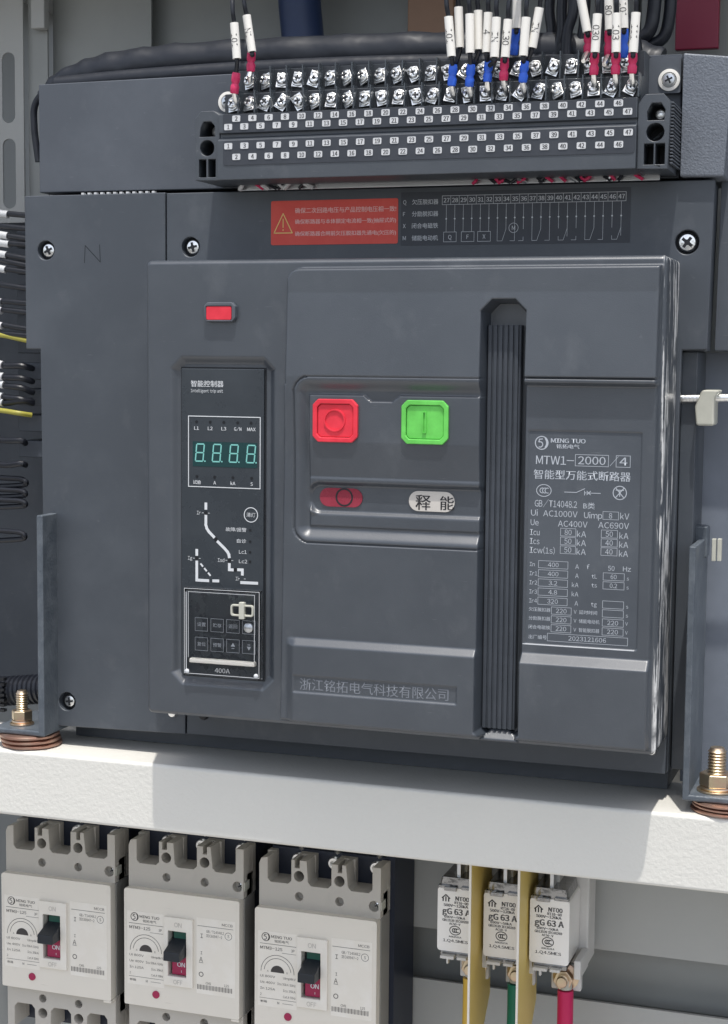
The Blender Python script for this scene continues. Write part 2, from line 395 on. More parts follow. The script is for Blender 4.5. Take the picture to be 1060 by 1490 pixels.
# lower mounting plates behind the small breakers: two pale sheets with a dark gap between them
b = MB(); b.box(-330, 400, 170, 173, -27, 130); b.build('mounting_plate', 'cab').update_tag()
plate_u = bpy.context.scene.collection.objects['mounting_plate']
plate_u['label'] = 'upper pale grey mounting sheet behind the fuses, directly under the crossbeam'; plate_u['category'] = 'mounting plate'
b = MB(); b.box(-330, 400, 170, 173, -260, -66.5); plate_l = b.build('mounting_plate', 'cab')
plate_l['label'] = 'lower pale grey mounting sheet below the dark gap behind the fuse cables'; plate_l['category'] = 'mounting plate'
b = MB(); b.box(-330, 400, 196, 198, -75, -15); o = b.build('recessed_rail', 'cabdark')
o['label'] = 'dark grey rail in the gap between the two pale sheets behind the fuses'; o['category'] = 'rail'

# slotted upright, left
b = MB(); b.prism([(-372, 500), (-340, 500), (-340, 690), (-372, 690)], 170, 172, [rr(-359, -347.5, 577 - 66 * k, 577 - 66 * k + 54, 5.6) for k in range(0, 2)])
up = b.build('slotted_upright', 'cab'); up['label'] = 'pale steel upright with long rounded slots at the far upper left'; up['category'] = 'upright'
b = MB(); b.box(-339, -322, 176, 178, 500, 690); b.box(-325, -240, 190, 192, 500, 690)
t = thing('sheet_partition', 'grey folded sheet metal behind the upper left housing', 'sheet metal')
b.build('panel', 'cabdark', t); b = MB(); b.box(-331, -319, 166, 174, 647, 690); b.build('flange', 'cab', t, bevel=1)
b = MB(); b.box(-266, 130, 205, 207, 560, 760); o = b.build('rear_sheet', 'cabdark'); o['label'] = 'flat grey sheet behind the cable bundle at the top'; o['category'] = 'sheet metal'

# crossbeam
b = MB(); b.box(-700, 620, 25, 105, 70.7, 118)
beam = b.build('crossbeam', 'powder', bevel=2.6, seg=4); beam['label'] = 'pale powder coated steel crossbeam running under the large breaker'; beam['category'] = 'beam'

# ================================================================== AIR CIRCUIT BREAKER
acb = thing('air_circuit_breaker', 'large dark grey air circuit breaker with red and green push buttons', 'circuit breaker', loc=(0, 50, 135))
def B(mb, *a, **k):   # build a part of the breaker, keeping world coordinates
    o = mb.build(*a, **k); return o
acb_inv = Vector((0, 50, 135)) * S
def P(mb, name, m, parent=None, **k):
    """part of the breaker, written in world mm"""
    o = mb.build(name, m, None, **k)
    par = parent or acb
    o.parent = par
    o.matrix_parent_inverse = Matrix.Translation(-Vector(WORLD.get(par.name, (0, 0, 0))))
    WORLD[o.name] = tuple(o.location)
    return o
WORLD = {acb.name: tuple(acb_inv)}

# --- body behind everything
b = MB(); b.prism([(-257, 133), (187, 136), (187.5, 403), (203, 403), (205, 506), (-255, 506), (-255, 403)], 56, 82); P(b, 'base_body', 'panel', bevel=1)
b = MB(); b.box(-250, 183, 82, 205, 118.4, 505); P(b, 'rear_body', 'panel')
b = MB(); b.box(187.6, 197.6, 62, 103, 137, 402.6); P(b, 'side_flange', 'panel', bevel=.8)
HR = 6.6
b = MB(); b.prism([(-270, 401), (-258.6, 401), (-257, 132), (-147, 134.4), (-147, 400), (-161.6, 400), (-161.6, 507.5), (-270, 507.5)], 50, 56,
                  [circ(-253.5, 469.7, HR), circ(-239.6, 150.5, HR)]); P(b, 'side_panel', 'panel', bevel=.7)
b = MB(); b.prism([(-146.2, 134.6), (186, 136), (189, 403.4), (204.5, 403.8), (206.4, 506.8), (-160.9, 507), (-160.9, 400.8), (-146.2, 400.8)], 50.6, 56.2,
                  [circ(-143, 470.6, HR), circ(190.5, 469.3, 7.4)]); P(b, 'front_panel', 'panel', bevel=.7)
for x, z, r in ((-253.5, 469.7, 5.3), (-143, 470.6, 5.3), (190.5, 469.3, 6.1), (-239.6, 150.5, 4.7)):
    b = MB(); b.lathe((x, 55.9, z), [(r + 1.9, 0), (r + 1.9, -.3)], 'y', 24); P(b, 'screw_well', 'hole')
    sx_ = x + (1.1 if x < 0 else 0)
    b = MB(); screw_head(b, sx_, 55.4, z, r, 4.2); o = P(b, 'panel_screw', 'zinc')
    b = MB(); cross(b, sx_, 51.1, z, r, R.uniform(0, 80), .3); b.lathe((sx_, 51.05, z), [(r * .3, 0), (.2, -.05)], 'y', 10); P(b, 'cross_recess_shade', 'hole', parent=o)
for px, py in ((247, 1043), (292, 1047), (947, 1098)):
    x, _, z = at(px, py - 4, 44)
    b = MB(); screw_head(b, x, 50.5, z, 3.4, 4); P(b, 'corner_screw', 'zinc' if px != 292 else 'black')
# faint handwritten N
b = MB(); zz = [at(px, py, 49.9) for px, py in ((123, 382), (124, 357), (146, 381), (145, 356))]
bar(b, [(p[0], p[2]) for p in zz], .5, 49.9); P(b, 'pencil_letter', 'hole')
# row of small vents in the gap above the side panel
b = MB()
for k in range(12): b.box(-226 + k * 4.9, -224 + k * 4.9, 51, 54, 507.6, 508.8)
P(b, 'vent_row', 'tag')

# --- front cover as a fine relief
def rsd(X, Z, x0, x1, z0, z1, r):
    cx, cz = (x0 + x1) / 2, (z0 + z1) / 2
    qx = np.abs(X - cx) - (x1 - x0) / 2 + r; qz = np.abs(Z - cz) - (z1 - z0) / 2 + r
    return r - (np.hypot(np.maximum(qx, 0), np.maximum(qz, 0)) + np.minimum(np.maximum(qx, qz), 0))   # distance inside
def csd(X, Z, x0, x1, z0, z1, c):   # chamfered box, distance inside
    a = np.minimum(np.minimum(X - x0, x1 - X), np.minimum(Z - z0, z1 - Z))
    u = np.minimum(X - x0, x1 - X) + np.minimum(Z - z0, z1 - Z)
    return np.minimum(a, (u - c) / 1.414)
def ss(t): t = np.clip(t, 0, 1); return t * t * (3 - 2 * t)
def ln(t): return np.clip(t, 0, 1)
def relief(X, Z):
    h = np.zeros_like(X)
    # raised right-hand cover
    d = np.where((X < 60) & (Z > 380), rsd(X, Z, -51, 300, 0, 453, 9), rsd(X, Z, -51 - (453 - Z) * .012, 300, 0, 453, .5))
    d = np.minimum(d, np.minimum(184.2 - X - (453 - Z) * .004, Z - 163.5))
    up_ = 8 + (437 - np.clip(Z, 385, 437)) * .055
    lowL = 8 + 2.6 * 0 + 4 * ln((218.5 - Z) / 4.5) * ss((X + 50) / 8)
    lowR = 4.5 + 6.5 * ln((218 - Z) / 5.5)
    left = np.where(Z > 385, up_, lowL + 2.86 * ss((Z - 330) / 55) * (Z <= 385))
    bead = np.where(Z > 386.2, up_, np.where(Z > 385.2, up_ - 3, np.where(Z > 383.4, up_ - .2, 0)))
    lr = np.where(Z > 383.4, bead, np.maximum(lowR, 10.6 - 6.1 * ss((383.4 - Z) / 2.6)))
    right = lr
    top = np.where(X < 90, left, right)
    h = h + (top - np.clip(1.9 - d, 0, 1.9)) * ss(d / 1.0)
    # right-hand outer margin of the raised cover slopes a little
    # recess with buttons
    dr = rsd(X, Z, -44.8, 140, 279.5, 385.6, 11)
    inside = (X < 90)
    prof = np.where(dr < 0, 0, np.where(dr < 1.0, -1.6, np.where(dr < 2.2, -.2, -.2 - 4.4 * ss((dr - 2.2) / 7.6))))
    h = np.where(inside & (dr > 0), h * 1.0 + prof, h)
    # inner panel
    pz = 374.0
    notch = (Z > 369.4 + np.maximum(0, np.maximum(6.6 - X, X - 20) * .85)) & (X > 0) & (X < 27)
    dp = np.minimum(np.minimum(pz - Z, X + 35), Z - 290)
    ph = 7.9 - 2.4 * ln((344 - Z) / 23) + .5 * ss((322 - Z) / 1.2) - 1.6 * ss((300 - Z) / 3)
    m_ = inside & (dp > 0) & (~notch)
    h = np.where(m_, np.maximum(h, np.minimum(ph, h + 30)) * ss(dp / .8) + h * (1 - ss(dp / .8)), h)
    # indicator slot
    dsl = rsd(X, Z, -37, 140, 297.0, 319.3, 9.5)
    below = ss(dsl / 3.4)
    h = np.where(inside & (dsl > 0), h * (1 - below) + (2.2) * below, h)
    # name plate recess
    dn = rsd(X, Z, 106, 174.8, 223.6, 354.3, 1)
    h = np.where(dn > 0, h - .9 * ln(dn / .5), h)
    # company name recess
    dc = rsd(X, Z, -43, 65.5, 183.6, 195.2, .5)
    h = np.where(dc > 0, h - 1.0 * ln(dc / .6), h)
    # handle channel
    dh = csd(X, Z, 76.2, 104.2, 160, 433, 7)
    h = np.where(dh > 0, h * (1 - ln(dh / 2.4)) + (-8) * ln(dh / 2.4), h)
    # lit wedge at the foot of the channel
    wd_ = (Z < 169) & (X > 78 + (Z - 161) * .9) & (X < 102 - (Z - 161) * .9) & (Z > 160)
    h = np.where(wd_, -5 + (169 - Z) * .8, h)
    # controller frame
    df = csd(X, Z, -134.5, -60, 180, 397.3, 8)
    h = np.where(df > 0, -3.6 * ss(df / 5.6), h)
    # lock seat
    # outer edge rounding
    de = rsd(X, Z, -152, 186.3, 159.3, 458.7, 3.5)
    h = h - np.clip(2.3 - de, 0, 2.3) * .93 - 1.2 * (1 - ss(de / .6))
    return h, de
st = .56
xs = np.arange(-152.6, 186.9, st); zs = np.arange(158.8, 459.3, st)
X, Z = np.meshgrid(xs, zs)
H, de = relief(X, Z)
# pull the border ring onto the rounded outline, then a skirt back to the base
def snap(X, Z, r=3.5, x0=-152, x1=186.3, z0=159.3, z1=458.7):
    Xc = np.clip(X, x0, x1); Zc = np.clip(Z, z0, z1)
    cx = np.clip(Xc, x0 + r, x1 - r); cz = np.clip(Zc, z0 + r, z1 - r)
    dx, dz = Xc - cx, Zc - cz; L = np.hypot(dx, dz); k = np.where(L > r, r / np.maximum(L, 1e-6), 1)
    return cx + dx * k, cz + dz * k
X2, Z2 = snap(X, Z)
H2, _ = relief(X2, Z2)
nz_, nx_ = X.shape
co = np.stack([X2, -H2, Z2], -1).reshape(-1, 3)
idx = np.arange(nz_ * nx_).reshape(nz_, nx_)
quads = np.stack([idx[:-1, :-1], idx[:-1, 1:], idx[1:, 1:], idx[1:, :-1]], -1).reshape(-1, 4)
bd = np.concatenate([idx[0, :], idx[1:, -1], idx[-1, -2::-1], idx[-2:0:-1, 0]])
layers = [3.2 * 0 + 4.0, 20, 36, 50.6]
ring_co = []; rq = []; base = len(co); prev = bd
for Ly in layers:
    c = co[bd].copy(); c[:, 1] = Ly; ring_co.append(c); cur = base + np.arange(len(bd)); base += len(bd)
    rq.append(np.stack([prev, np.roll(prev, -1) * 0 + np.roll(prev, -1), np.roll(cur, -1), cur], -1)[:, ::-1]); prev = cur
allco = np.concatenate([co] + ring_co) * S; allq = np.concatenate([quads] + rq)
me = bpy.data.meshes.new('front_cover'); me.vertices.add(len(allco)); me.vertices.foreach_set('co', allco.astype(np.float32).ravel())
me.loops.add(allq.size); me.loops.foreach_set('vertex_index', allq.astype(np.int32).ravel())
me.polygons.add(len(allq)); me.polygons.foreach_set('loop_start', np.arange(0, allq.size, 4, dtype=np.int32))
me.update(calc_edges=True); me.validate(); me.polygons.foreach_set('use_smooth', np.ones(len(allq), bool)); me.materials.append(M['cover'])
cover = bpy.data.objects.new('front_cover', me); COL.objects.link(cover); cover.parent = acb
cover.matrix_parent_inverse = Matrix.Translation(-acb_inv); WORLD[cover.name] = (0, 0, 0)

# --- handle grip: a ribbed vertical slider
t_ = MB()
prof = []
n_r = 6; x0, x1 = 78.2, 99.2
pts = [(x0, 4)]
wr = (x1 - x0 - 1.0) / n_r
pts = [(x0, 7.5), (x0, 2.0)]
for k in range(n_r):
    a = x0 + .6 + k * wr
    pts += [(a, .8), (a + wr * .62, .8), (a + wr * .70, 2.0), (a + wr * .95, 2.0)]
pts += [(x1, 1.5), (x1, 7.5)]
vs_ = [(p[0], p[1], 168) for p in pts] + [(p[0], p[1], 417.5) for p in pts]; n_ = len(pts)
t_.add(vs_, [(i, i + 1, i + 1 + n_, i + n_) for i in range(n_ - 1)] + [tuple(range(n_)), tuple(range(2 * n_ - 1, n_ - 1, -1))])
P(t_, 'charging_handle', 'grip', bevel=.15, seg=1)

# --- push buttons
def push(x0, x1, z0, z1, m, cap, mark):
    b = MB(); b.prism(cham(x0, x1, z0, z1, 3.6), -9.9, -3, [cham(x0 + 3, x1 - 3, z0 + 3, z1 - 3, 2.2)]); o = P(b, 'button_frame', m, bevel=.6)
    b = MB(); b.prism(cham(x0 + 3.2, x1 - 3.2, z0 + 3.2, z1 - 3.2, 2.0), -8.7, -3); c = P(b, cap, m, bevel=.5)
    cx, cz = (x0 + x1) / 2 - 1, (z0 + z1) / 2
    b = MB()
    if mark == 'O':
        b.lathe((cx + .6, -8.6, cz + .2), [(7.2, 0), (7.0, -1.0), (6.2, -1.0), (6.0, .3), (0.1, -.1)], 'y', 28, cap=False)
    else:
        b.prism([(cx - .4, cz - 6.6), (cx + 2.0, cz - 6.6), (cx + 2.0, cz + 6.6), (cx - .4, cz + 6.6)], -9.8, -8.6, [[(cx + .1, cz - 6.1), (cx + 1.5, cz - 6.1), (cx + 1.5, cz + 6.1), (cx + .1, cz + 6.1)]])
    P(b, 'button_mark', m, parent=c)
push(-31.5, -1.6, 344, 371, 'red', 'off_button', 'O')
push(26.9, 57, 344.2, 371.2, 'green', 'on_button', 'I')
# indicator windows
b = MB(); b.prism(rr(-28.7, -.2, 302.9, 314.8, 5.9, 8), -3.0, -1.4); w1 = P(b, 'indicator_window', 'red_ind', bevel=.4)
b = MB(); ring(b, -12.2, 309.1, 5.3, 1.1, -3.1); P(b, 'indicator_mark', 'hole', parent=w1)
b = MB(); b.prism(rr(30.4, 60, 302.2, 314.8, 6.2, 8), -3.0, -1.4); w2 = P(b, 'indicator_window', 'white_ind', bevel=.4); w2['label'] = 'cream window'
b = MB(); text(b, '释', 34.8, 307.8, 9.4, -3.12, w=9.6, bold=.3); P(b, 'lettering', 'ink', parent=w2)
b = MB(); text(b, '能', 50.6, 307.8, 8.6, -3.12, w=8.8, bold=.3); P(b, 'lettering', 'ink', parent=w2)
# key lock
b = MB(); b.prism(cham(-109, -87, 419, 431.4, 2.4), -3.6, 1, [rr(-107.4, -89.6, 420.2, 429, .8)]); k_ = P(b, 'lock_bezel', 'housing', bevel=.7)
b = MB(); b.prism(rr(-107.2, -89.8, 420.4, 428.8, 1), -3.2, 1); P(b, 'lock_insert', 'red', parent=k_, bevel=.5)
# company plate
b = MB(); text(b, '浙江铭拓电气科技有限公司', -38.5, 189.4, 7.8, -11.15, w=98.5, bold=.12); P(b, 'company_lettering', 'emboss')

# --- rating plate
b = MB(); b.box(106.4, 174.4, -3.75, -3, 224, 353.9); npl = P(b, 'rating_plate', 'panel')
b = MB(); Y = -3.85; T = lambda s, x, z, h, w=None, al='l', bold=0: text(b, s, x, z, h, Y, w, al, 0, bold)
logo(b, 114.2, 346.7, 3.9, Y, .6)
T('MING TUO', 119.8, 348.3, 2.6, 21, bold=.25); T('铭拓电气', 123.2, 344.9, 2.6, 14, bold=.15)
T('MTW1-', 110.9, 336.4, 5.1, 23.2, bold=.12); T('2000', 136.6, 336.8, 4.7, 16.6, bold=.12); T('/', 155.9, 336.8, 4.7); T('4', 161.6, 336.8, 4.7, 4.6, bold=.12)
rect(b, 135, 155, 333.4, 340.2, .3, Y); rect(b, 159.6, 168, 333.4, 340.2, .3, Y)
T('智能型万能式断路器', 109.6, 327.7, 5.7, 58.8, bold=.12)
ccc(b, 116.1, 317.9, 4.5, Y, .45)
bar(b, [(128.8, 317.4), (136, 317.4), (141, 319.8)], .4, Y); bar(b, [(141, 316), (141, 318.4)], .4, Y); bar(b, [(142.4, 316.2), (144.6, 318.4)], .4, Y); bar(b, [(142.4, 318.4), (144.6, 316.2)], .4, Y - .01); bar(b, [(141, 317.3), (150.6, 317.3)], .4, Y - .02)
ring(b, 162.2, 318, 4.0, .5, Y); bar(b, [(159.8, 320.8), (164.6, 315.2)], .5, Y); bar(b, [(159.8, 315.2), (164.6, 320.8)], .5, Y - .01); bar(b, [(160, 319.6), (164.4, 319.6)], .5, Y - .02); bar(b, [(162.2, 319), (162.2, 316)], .5, Y - .03)
T('GB/T14048.2', 110.6, 310, 4, 26); T('B类', 140.4, 309.6, 4, 7)
T('Ui', 108.4, 304.2, 3.6, 4.2); T('AC1000V', 116, 304.1, 3.6, 21); T('Uimp', 141, 303.9, 3.6, 11); rect(b, 152.4, 161.8, 301.8, 306.5, .25, Y); T('8', 157, 304.1, 3.2, al='c'); T('kV', 162.8, 304.1, 3.6, 5.4)
T('Ue', 108.3, 298.3, 3.6, 5); T('AC400V', 125.2, 298.2, 3.6, 18); T('AC690V', 149.8, 298.3, 3.6, 18.4)
for i, (a, v1, v2) in enumerate((('Icu', '80', '50'), ('Ics', '50', '40'), ('Icw(1s)', '50', '40'))):
    z = 293.1 - 5.35 * i
    T(a, 108, z - .8 - .1 * i, 3.6, (6, 6, 15.6)[i]); rect(b, 126.9, 136.2, z - 2.3, z + 2.3, .25, Y); T(v1, 131.5, z, 3.2, al='c'); T('kA', 136.9, z - .8, 3.6, 5.6)
    rect(b, 151.7, 161.4, z - 2.3, z + 2.3, .25, Y); T(v2, 156.5, z, 3.2, al='c'); T('kA', 162.6, z - .8, 3.6, 5.4)
for i, (a, v, u) in enumerate((('In', '400', 'A'), ('Ir1', '400', 'A'), ('Ir2', '3.2', 'kA'), ('Ir3', '4.8', 'kA'), ('Ir4', '320', 'A'))):
    z = 272.9 - 5.6 * i; T(a, 108.2, z - .2, 2.5); rect(b, 113.7, 131.8, z - 2.2, z + 2.2, .25, Y); T(v, 122.8, z, 2.7, 6.6 if v not in ('3.2', '4.8') else 5.4, 'c'); T(u, 138.5, z - .4, 2.7, al='r')
T('f', 143.3, 272.7, 2.7); T('50', 156.2, 272.5, 2.9); T('Hz', 165.2, 272.5, 2.9, 4.8)
for i, (a, v) in enumerate((('tL', '60'), ('ts', '0.2'), (None, None), ('tg', ''), ('', ''))):
    z = 267.4 - 5.6 * i + (.0, .2, 0, -.2, 0)[i]
    if a is None: continue
    T(a, 146.4, z - .3, 2.5) if a else None
    rect(b, 153.4, 166.1, z - 2.2, z + 2.2, .25, Y); T(v, 159.7, z, 2.7, al='c') if v else None; T('s', 167.6, z - .6, 2.2)
for i, (a, c, v) in enumerate((('欠压脱扣器', '延时时间', ''), ('分励脱扣器', '储能电动机', '220'), ('闭合电磁铁', '智能脱扣器', '220'))):
    z = 244.9 - 5.45 * i
    T(a, 108.2, z + .2, 2.5, 13.4); rect(b, 122.2, 134.4, z - 2.2, z + 2.2, .25, Y); T('220', 128.3, z, 2.7, 6.6, 'c'); T('V', 136, z, 2.2)
    T(c, 139.2, z, 2.5, 12.6 if v else 11); 
    if v: rect(b, 153.5, 166.2, z - 2.2, z + 2.2, .25, Y); T('220', 159.8, z, 2.7, 6.6, 'c'); T('V', 167.4, z, 2)
T('出厂编号', 108.4, 228.1, 2.6, 11.2); rect(b, 120, 169, 226.1, 230.8, .25, Y); T('2023121606', 144.5, 228.5, 2.7, 23, 'c')
P(b, 'lettering', 'print_np', parent=npl)
b = MB(); b.box(104.8, 173.2, -4.6, -3.8, 223.2, 223.7); P(b, 'plate_edge', 'print', parent=npl)

# --- controller (trip unit)
b = MB(); b.prism([(-127, 186.8), (-69, 186.8), (-69, 389), (-127, 389)], 1.6, 12); ctl = P(b, 'trip_unit', 'gloss_dark', bevel=.5)
b = MB(); b.prism([(-128.0, 186), (-68.0, 186), (-68.0, 389.9), (-128, 389.9)], 3.2, 3.7, [[(-127.1, 186.7), (-68.9, 186.7), (-68.9, 389.1), (-127.1, 389.1)]]); P(b, 'trip_unit_gap', 'hole')
Yc = 1.5
b = MB(); b.box(-118.9, -73.4, Yc - .05, Yc + .02, 325.4, 341.6); P(b, 'display_window', 'segpanel', parent=ctl)
b = MB()
for k, x in enumerate((-117.2, -105.2, -93.2, -81.2)):
    z1, z0, wd = 340.0, 328.8, .85; sl_ = 1.0
    def q(u, v): return (x + u * 5.4 + v * sl_ + .2, z0 + v * (z1 - z0))
    for a_, b_2 in (((.1, 1), (.9, 1)), ((.1, .5), (.9, .5)), ((.1, 0), (.9, 0)), ((0, .56), (0, .94)), ((1, .56), (1, .94)), ((0, .06), (0, .44)), ((1, .06), (1, .44))):
        bar(b, [q(*a_), q(*b_2)], wd, Yc - .12)
    disc(b, x + 7.0, 328.9, .55, Yc - .12, 8)
P(b, 'display_digits', 'seg', parent=ctl)
b = MB(); Y = Yc - .1
rect(b, -121.9, -71.4, 312.1, 358.1, .55, Y)
T('智能控制器', -120.2, 379.2, 4.1, 23, bold=.1); T('Intelligent trip unit', -120.2, 374.6, 2.0, 22.8)
for s, x, w_ in (('L1', -116.2, 3.3), ('L2', -106.5, 3.3), ('L3', -96.9, 3.3), ('G/N', -87.1, 5), ('MAX', -77.6, 5.8)): T(s, x, 350.3, 2.2, w_, 'c', bold=.1)
for s, x in (('试验', -115.9), ('A', -103.3), ('kA', -90.4), ('S', -77.3)): T(s, x, 315, 2.2 if s != '试验' else 2.6, 5.5 if s == '试验' else None, 'c', bold=.1)
cv = 1.9
bar(b, [(-109.5, 301), (-109.5, 298)], cv, Y)
bar(b, [(-109.5, 293), (-109.5, 287.2), (-108.8, 284.9), (-107.3, 282.8), (-103.9, 279.6)], cv, Y)
bar(b, [(-100.9, 276.4), (-96.2, 272.3), (-94.2, 270.2), (-93.2, 268.5), (-92.9, 267)], cv, Y)
bar(b, [(-92.8, 262), (-92.8, 258.5), (-90.6, 258.5)], cv, Y); bar(b, [(-86.4, 258.8), (-83.6, 258.8), (-83.6, 256)], cv, Y)
bar(b, [(-84.2, 250.5), (-73.4, 250.6)], cv, Y)
bar(b, [(-116, 270.2), (-116, 267.4)], cv, Y); bar(b, [(-116, 262.5), (-116, 250.5), (-108, 250.5)], cv, Y); bar(b, [(-104, 250.6), (-100.8, 250.7)], cv, Y)
for k in range(3): bar(b, [(-113 + k * 2.7, 261.2 - k * 2.9), (-111.9 + k * 2.7, 260 - k * 2.9)], 1.2, Y)
for x, z in ((-109.5, 295), (-92.8, 264.6), (-116, 264.9), (-84, 253)):
    for s_ in (-1, 1): bar(b, [(x + s_ * 1.6, z), (x + s_ * 2.6, z)], .3, Y)
for s, x, z in (('Ir', -116, 295), ('Ig', -122.4, 264.9), ('Isd', -101, 264.5), ('Ii', -88.4, 252.9)): T(s, x, z, 2.3)
ring(b, -77.7, 295, 4.7, .55, Y); T('清灯', -77.7, 295, 2.9, 6.2, 'c')
T('故障/报警', -95.4, 285, 2.7, 14.6); T('自诊', -87.5, 277.7, 2.6, 6.6); T('Lc1', -86, 270.6, 2.3, 5.4); T('Lc2', -86, 264.4, 2.3, 5.8)
T('400A', -97.7, 191.4, 3.0, 10.6, 'c', bold=.15)
P(b, 'lettering', 'print', parent=ctl)
b = MB()
for x in (-116.2, -106.5, -96.9, -87.1, -77.8): disc(b, x, 354.4, 1.0, Y, 12)
for x in (-115.9, -103.3, -90.4, -77.3): disc(b, x, 318.7, 1.0, Y, 12)
for z in (285, 277.6, 270.6, 264.4): disc(b, -78.2, z, .9, Y, 12)
for x, z in ((-109.5, 295), (-92.8, 264.6), (-116, 264.9), (-102.4, 278), (-88.5, 258.7)): disc(b, x, z, 1.3, Y, 10)
P(b, 'indicator_lamps', 'black', parent=ctl)
# key pad under a clear flap
for r_ in range(2):
    for c_ in range(4):
        x = -112.3 + c_ * 11.25; z = 221.4 - r_ * 13.0
        b = MB(); b.prism(rr(x - 4.9, x + 4.9, z - 4.7, z + 4.7, .8, 2), .9, 1.8); ky = P(b, 'key', 'gloss_dark', parent=ctl, bevel=.25, seg=1)
b = MB(); Y = .8
for r_ in range(2):
    for c_ in range(4):
        x = -112.3 + c_ * 11.25; z = 221.4 - r_ * 13.0; rect(b, x - 4.5, x + 4.5, z - 4.3, z + 4.3, .22, Y)
        if (r_, c_) == (0, 3): continue
        if r_ == 1 and c_ > 1:
            s_ = 1 if c_ == 2 else -1; b.add([(x - 1.5, Y, z - .3 * s_), (x + 1.5, Y, z - .3 * s_), (x, Y, z + 2.2 * s_)], [(0, 1, 2)]); bar(b, [(x - .8, z - 1.5 * s_), (x + .8, z - 1.5 * s_)], .4, Y)
        else: T([['设置', '贮存', '返回'], ['复位', '预警']][r_][c_], x, z, 2.6, 6, 'c')
P(b, 'key_lettering', 'print_np', parent=ctl)
fl = MB(); fl.prism(rr(-123.2, -69, 188, 246, 1.5, 3), -3.6, -2.8); 
for a in ((-123.2, -121.6, 188, 246), (-70.6, -69, 188, 246)): fl.box(a[0], a[1], -2.8, 1.5, a[2], a[3])
fl.box(-121.6, -70.6, -2.8, 1.5, 244.4, 246)
flap = P(fl, 'clear_flap', 'clear', parent=ctl, bevel=.3)
b = MB(); b.box(-119.6, -73, -3.0, 1, 196.2, 199.2); P(b, 'flap_lip', 'sleeve', parent=ctl, bevel=.8)
b = MB()
rect(b, -122.6, -69.6, 189.2, 245.5, .32, -3.75); bar(b, [(-119.8, 200), (-119.8, 243.4), (-72.9, 243.4), (-72.9, 200)], .3, -3.75); bar(b, [(-121.3, 192), (-121.3, 243)], .5, -3.76)  # white lines paint the reflections along the clear flap's edges
for x in (-120.6, -71.6): b.lathe((x, -3.7, 190.6), [(1.5, 0), (1.5, -.6), (.8, -1.1), (.1, -1.2)], 'y', 12)
P(b, 'flap_edge_glints', 'print', parent=ctl)
b = MB(); b.prism(rr(-89.3, -73.2, 229.2, 236.9, 1.8, 4), -5.2, -2.6, [rr(-88, -82.6, 230.4, 235.7, 1, 3), rr(-79.6, -74.5, 230.4, 235.7, 1, 3)]); b.box(-83, -79.3, -6.2, -2.6, 227.6, 238.6); P(b, 'flap_latch', 'nylon', parent=ctl, bevel=.4)
b = MB(); b.lathe((-78.6, .9, 221.3), [(3.2, 0), (3.2, -1.2), (1.6, -2.2), (.2, -2.3)], 'y', 14); P(b, 'seal_screw', 'steel', parent=ctl)

# --- stickers on the top strip of the base
b = MB(); b.prism(rr(-84.2, 4.4, 471, 500, 1.2, 3), 50.25, 50.6); wl = P(b, 'warning_sticker', 'warn')
b = MB(); Y = 50.15
for s, z in (('确保二次回路电压与产品控制电压相一致!', 493.4), ('确保断路器与本体额定电流相一致(抽屉式的)', 485.9), ('确保断路器合闸前欠压脱扣器先通电(欠压的)', 478)):
    T(s, -67.1, z, 3.6, 70.2, bold=.08)
P(b, 'lettering', 'print_red', parent=wl)
b = MB(); bar(b, [(-82, 478.9), (-69, 478.9), (-75.5, 491.6)], .6, Y, True); bar(b, [(-75.5, 488), (-75.5, 482.6)], .6, Y - .02); disc(b, -75.5, 480.9, .5, Y - .02, 8)
P(b, 'hazard_triangle', 'print_yellow', parent=wl)
b = MB(); b.box(6.4, 155.3, 50.35, 50.7, 469.6, 503.6); dl = P(b, 'wiring_diagram', 'strip')
b = MB(); Y = 50.25
for s, c, z in (('Q', '欠压脱扣器', 497.3), ('F', '分励脱扣器', 489.7), ('X', '闭合电磁铁', 482.1), ('M', '储能电动机', 474.3)):
    T(s, 7.8, z, 2.6); T(c, 13.9, z, 3.4, 17.6)
cw = (152.4 - 34.1) / 21
rect(b, 34.1, 152.4, 495.2, 500.8, .25, Y)
for k in range(21):
    x = 34.1 + cw * (k + .5)
    if k: bar(b, [(x - cw / 2, 495.2), (x - cw / 2, 500.8)], .22, Y - .01)
    T(str(27 + k), x, 498, 2.7, 3.9, 'c', bold=.1)
    bar(b, [(x, 495), (x, {0: 478, 1: 478, 2: 478, 3: 478, 4: 478, 5: 478}.get(k, 479 if k % 2 else 474))], .2, Y); disc(b, x, 486.2, .55, Y - .01, 8)
for x0, s in ((35.3, 'Q'), (47.1, 'F'), (57.9, 'X')): rect(b, x0, x0 + 8.4, 471.6, 477.8, .22, Y); T(s, x0 + 4.2, 474.6, 2.7, al='c')
ring(b, 81.3, 479.8, 3, .25, Y); T('M', 81.3, 479.8, 2.6, al='c')
for k in range(6, 21, 1):
    x = 34.1 + cw * (k + .5)
    if k in (6, 10, 13, 16, 19): bar(b, [(x, 474), (x, 471.7), (x + 3.2, 471.7), (x + cw, 479)], .2, Y - .012)
    elif k not in (7, 11, 14, 17, 20): bar(b, [(x, 474), (x, 471.7), (x - 3, 471.7)], .2, Y - .012)
P(b, 'lettering', 'print', parent=dl)

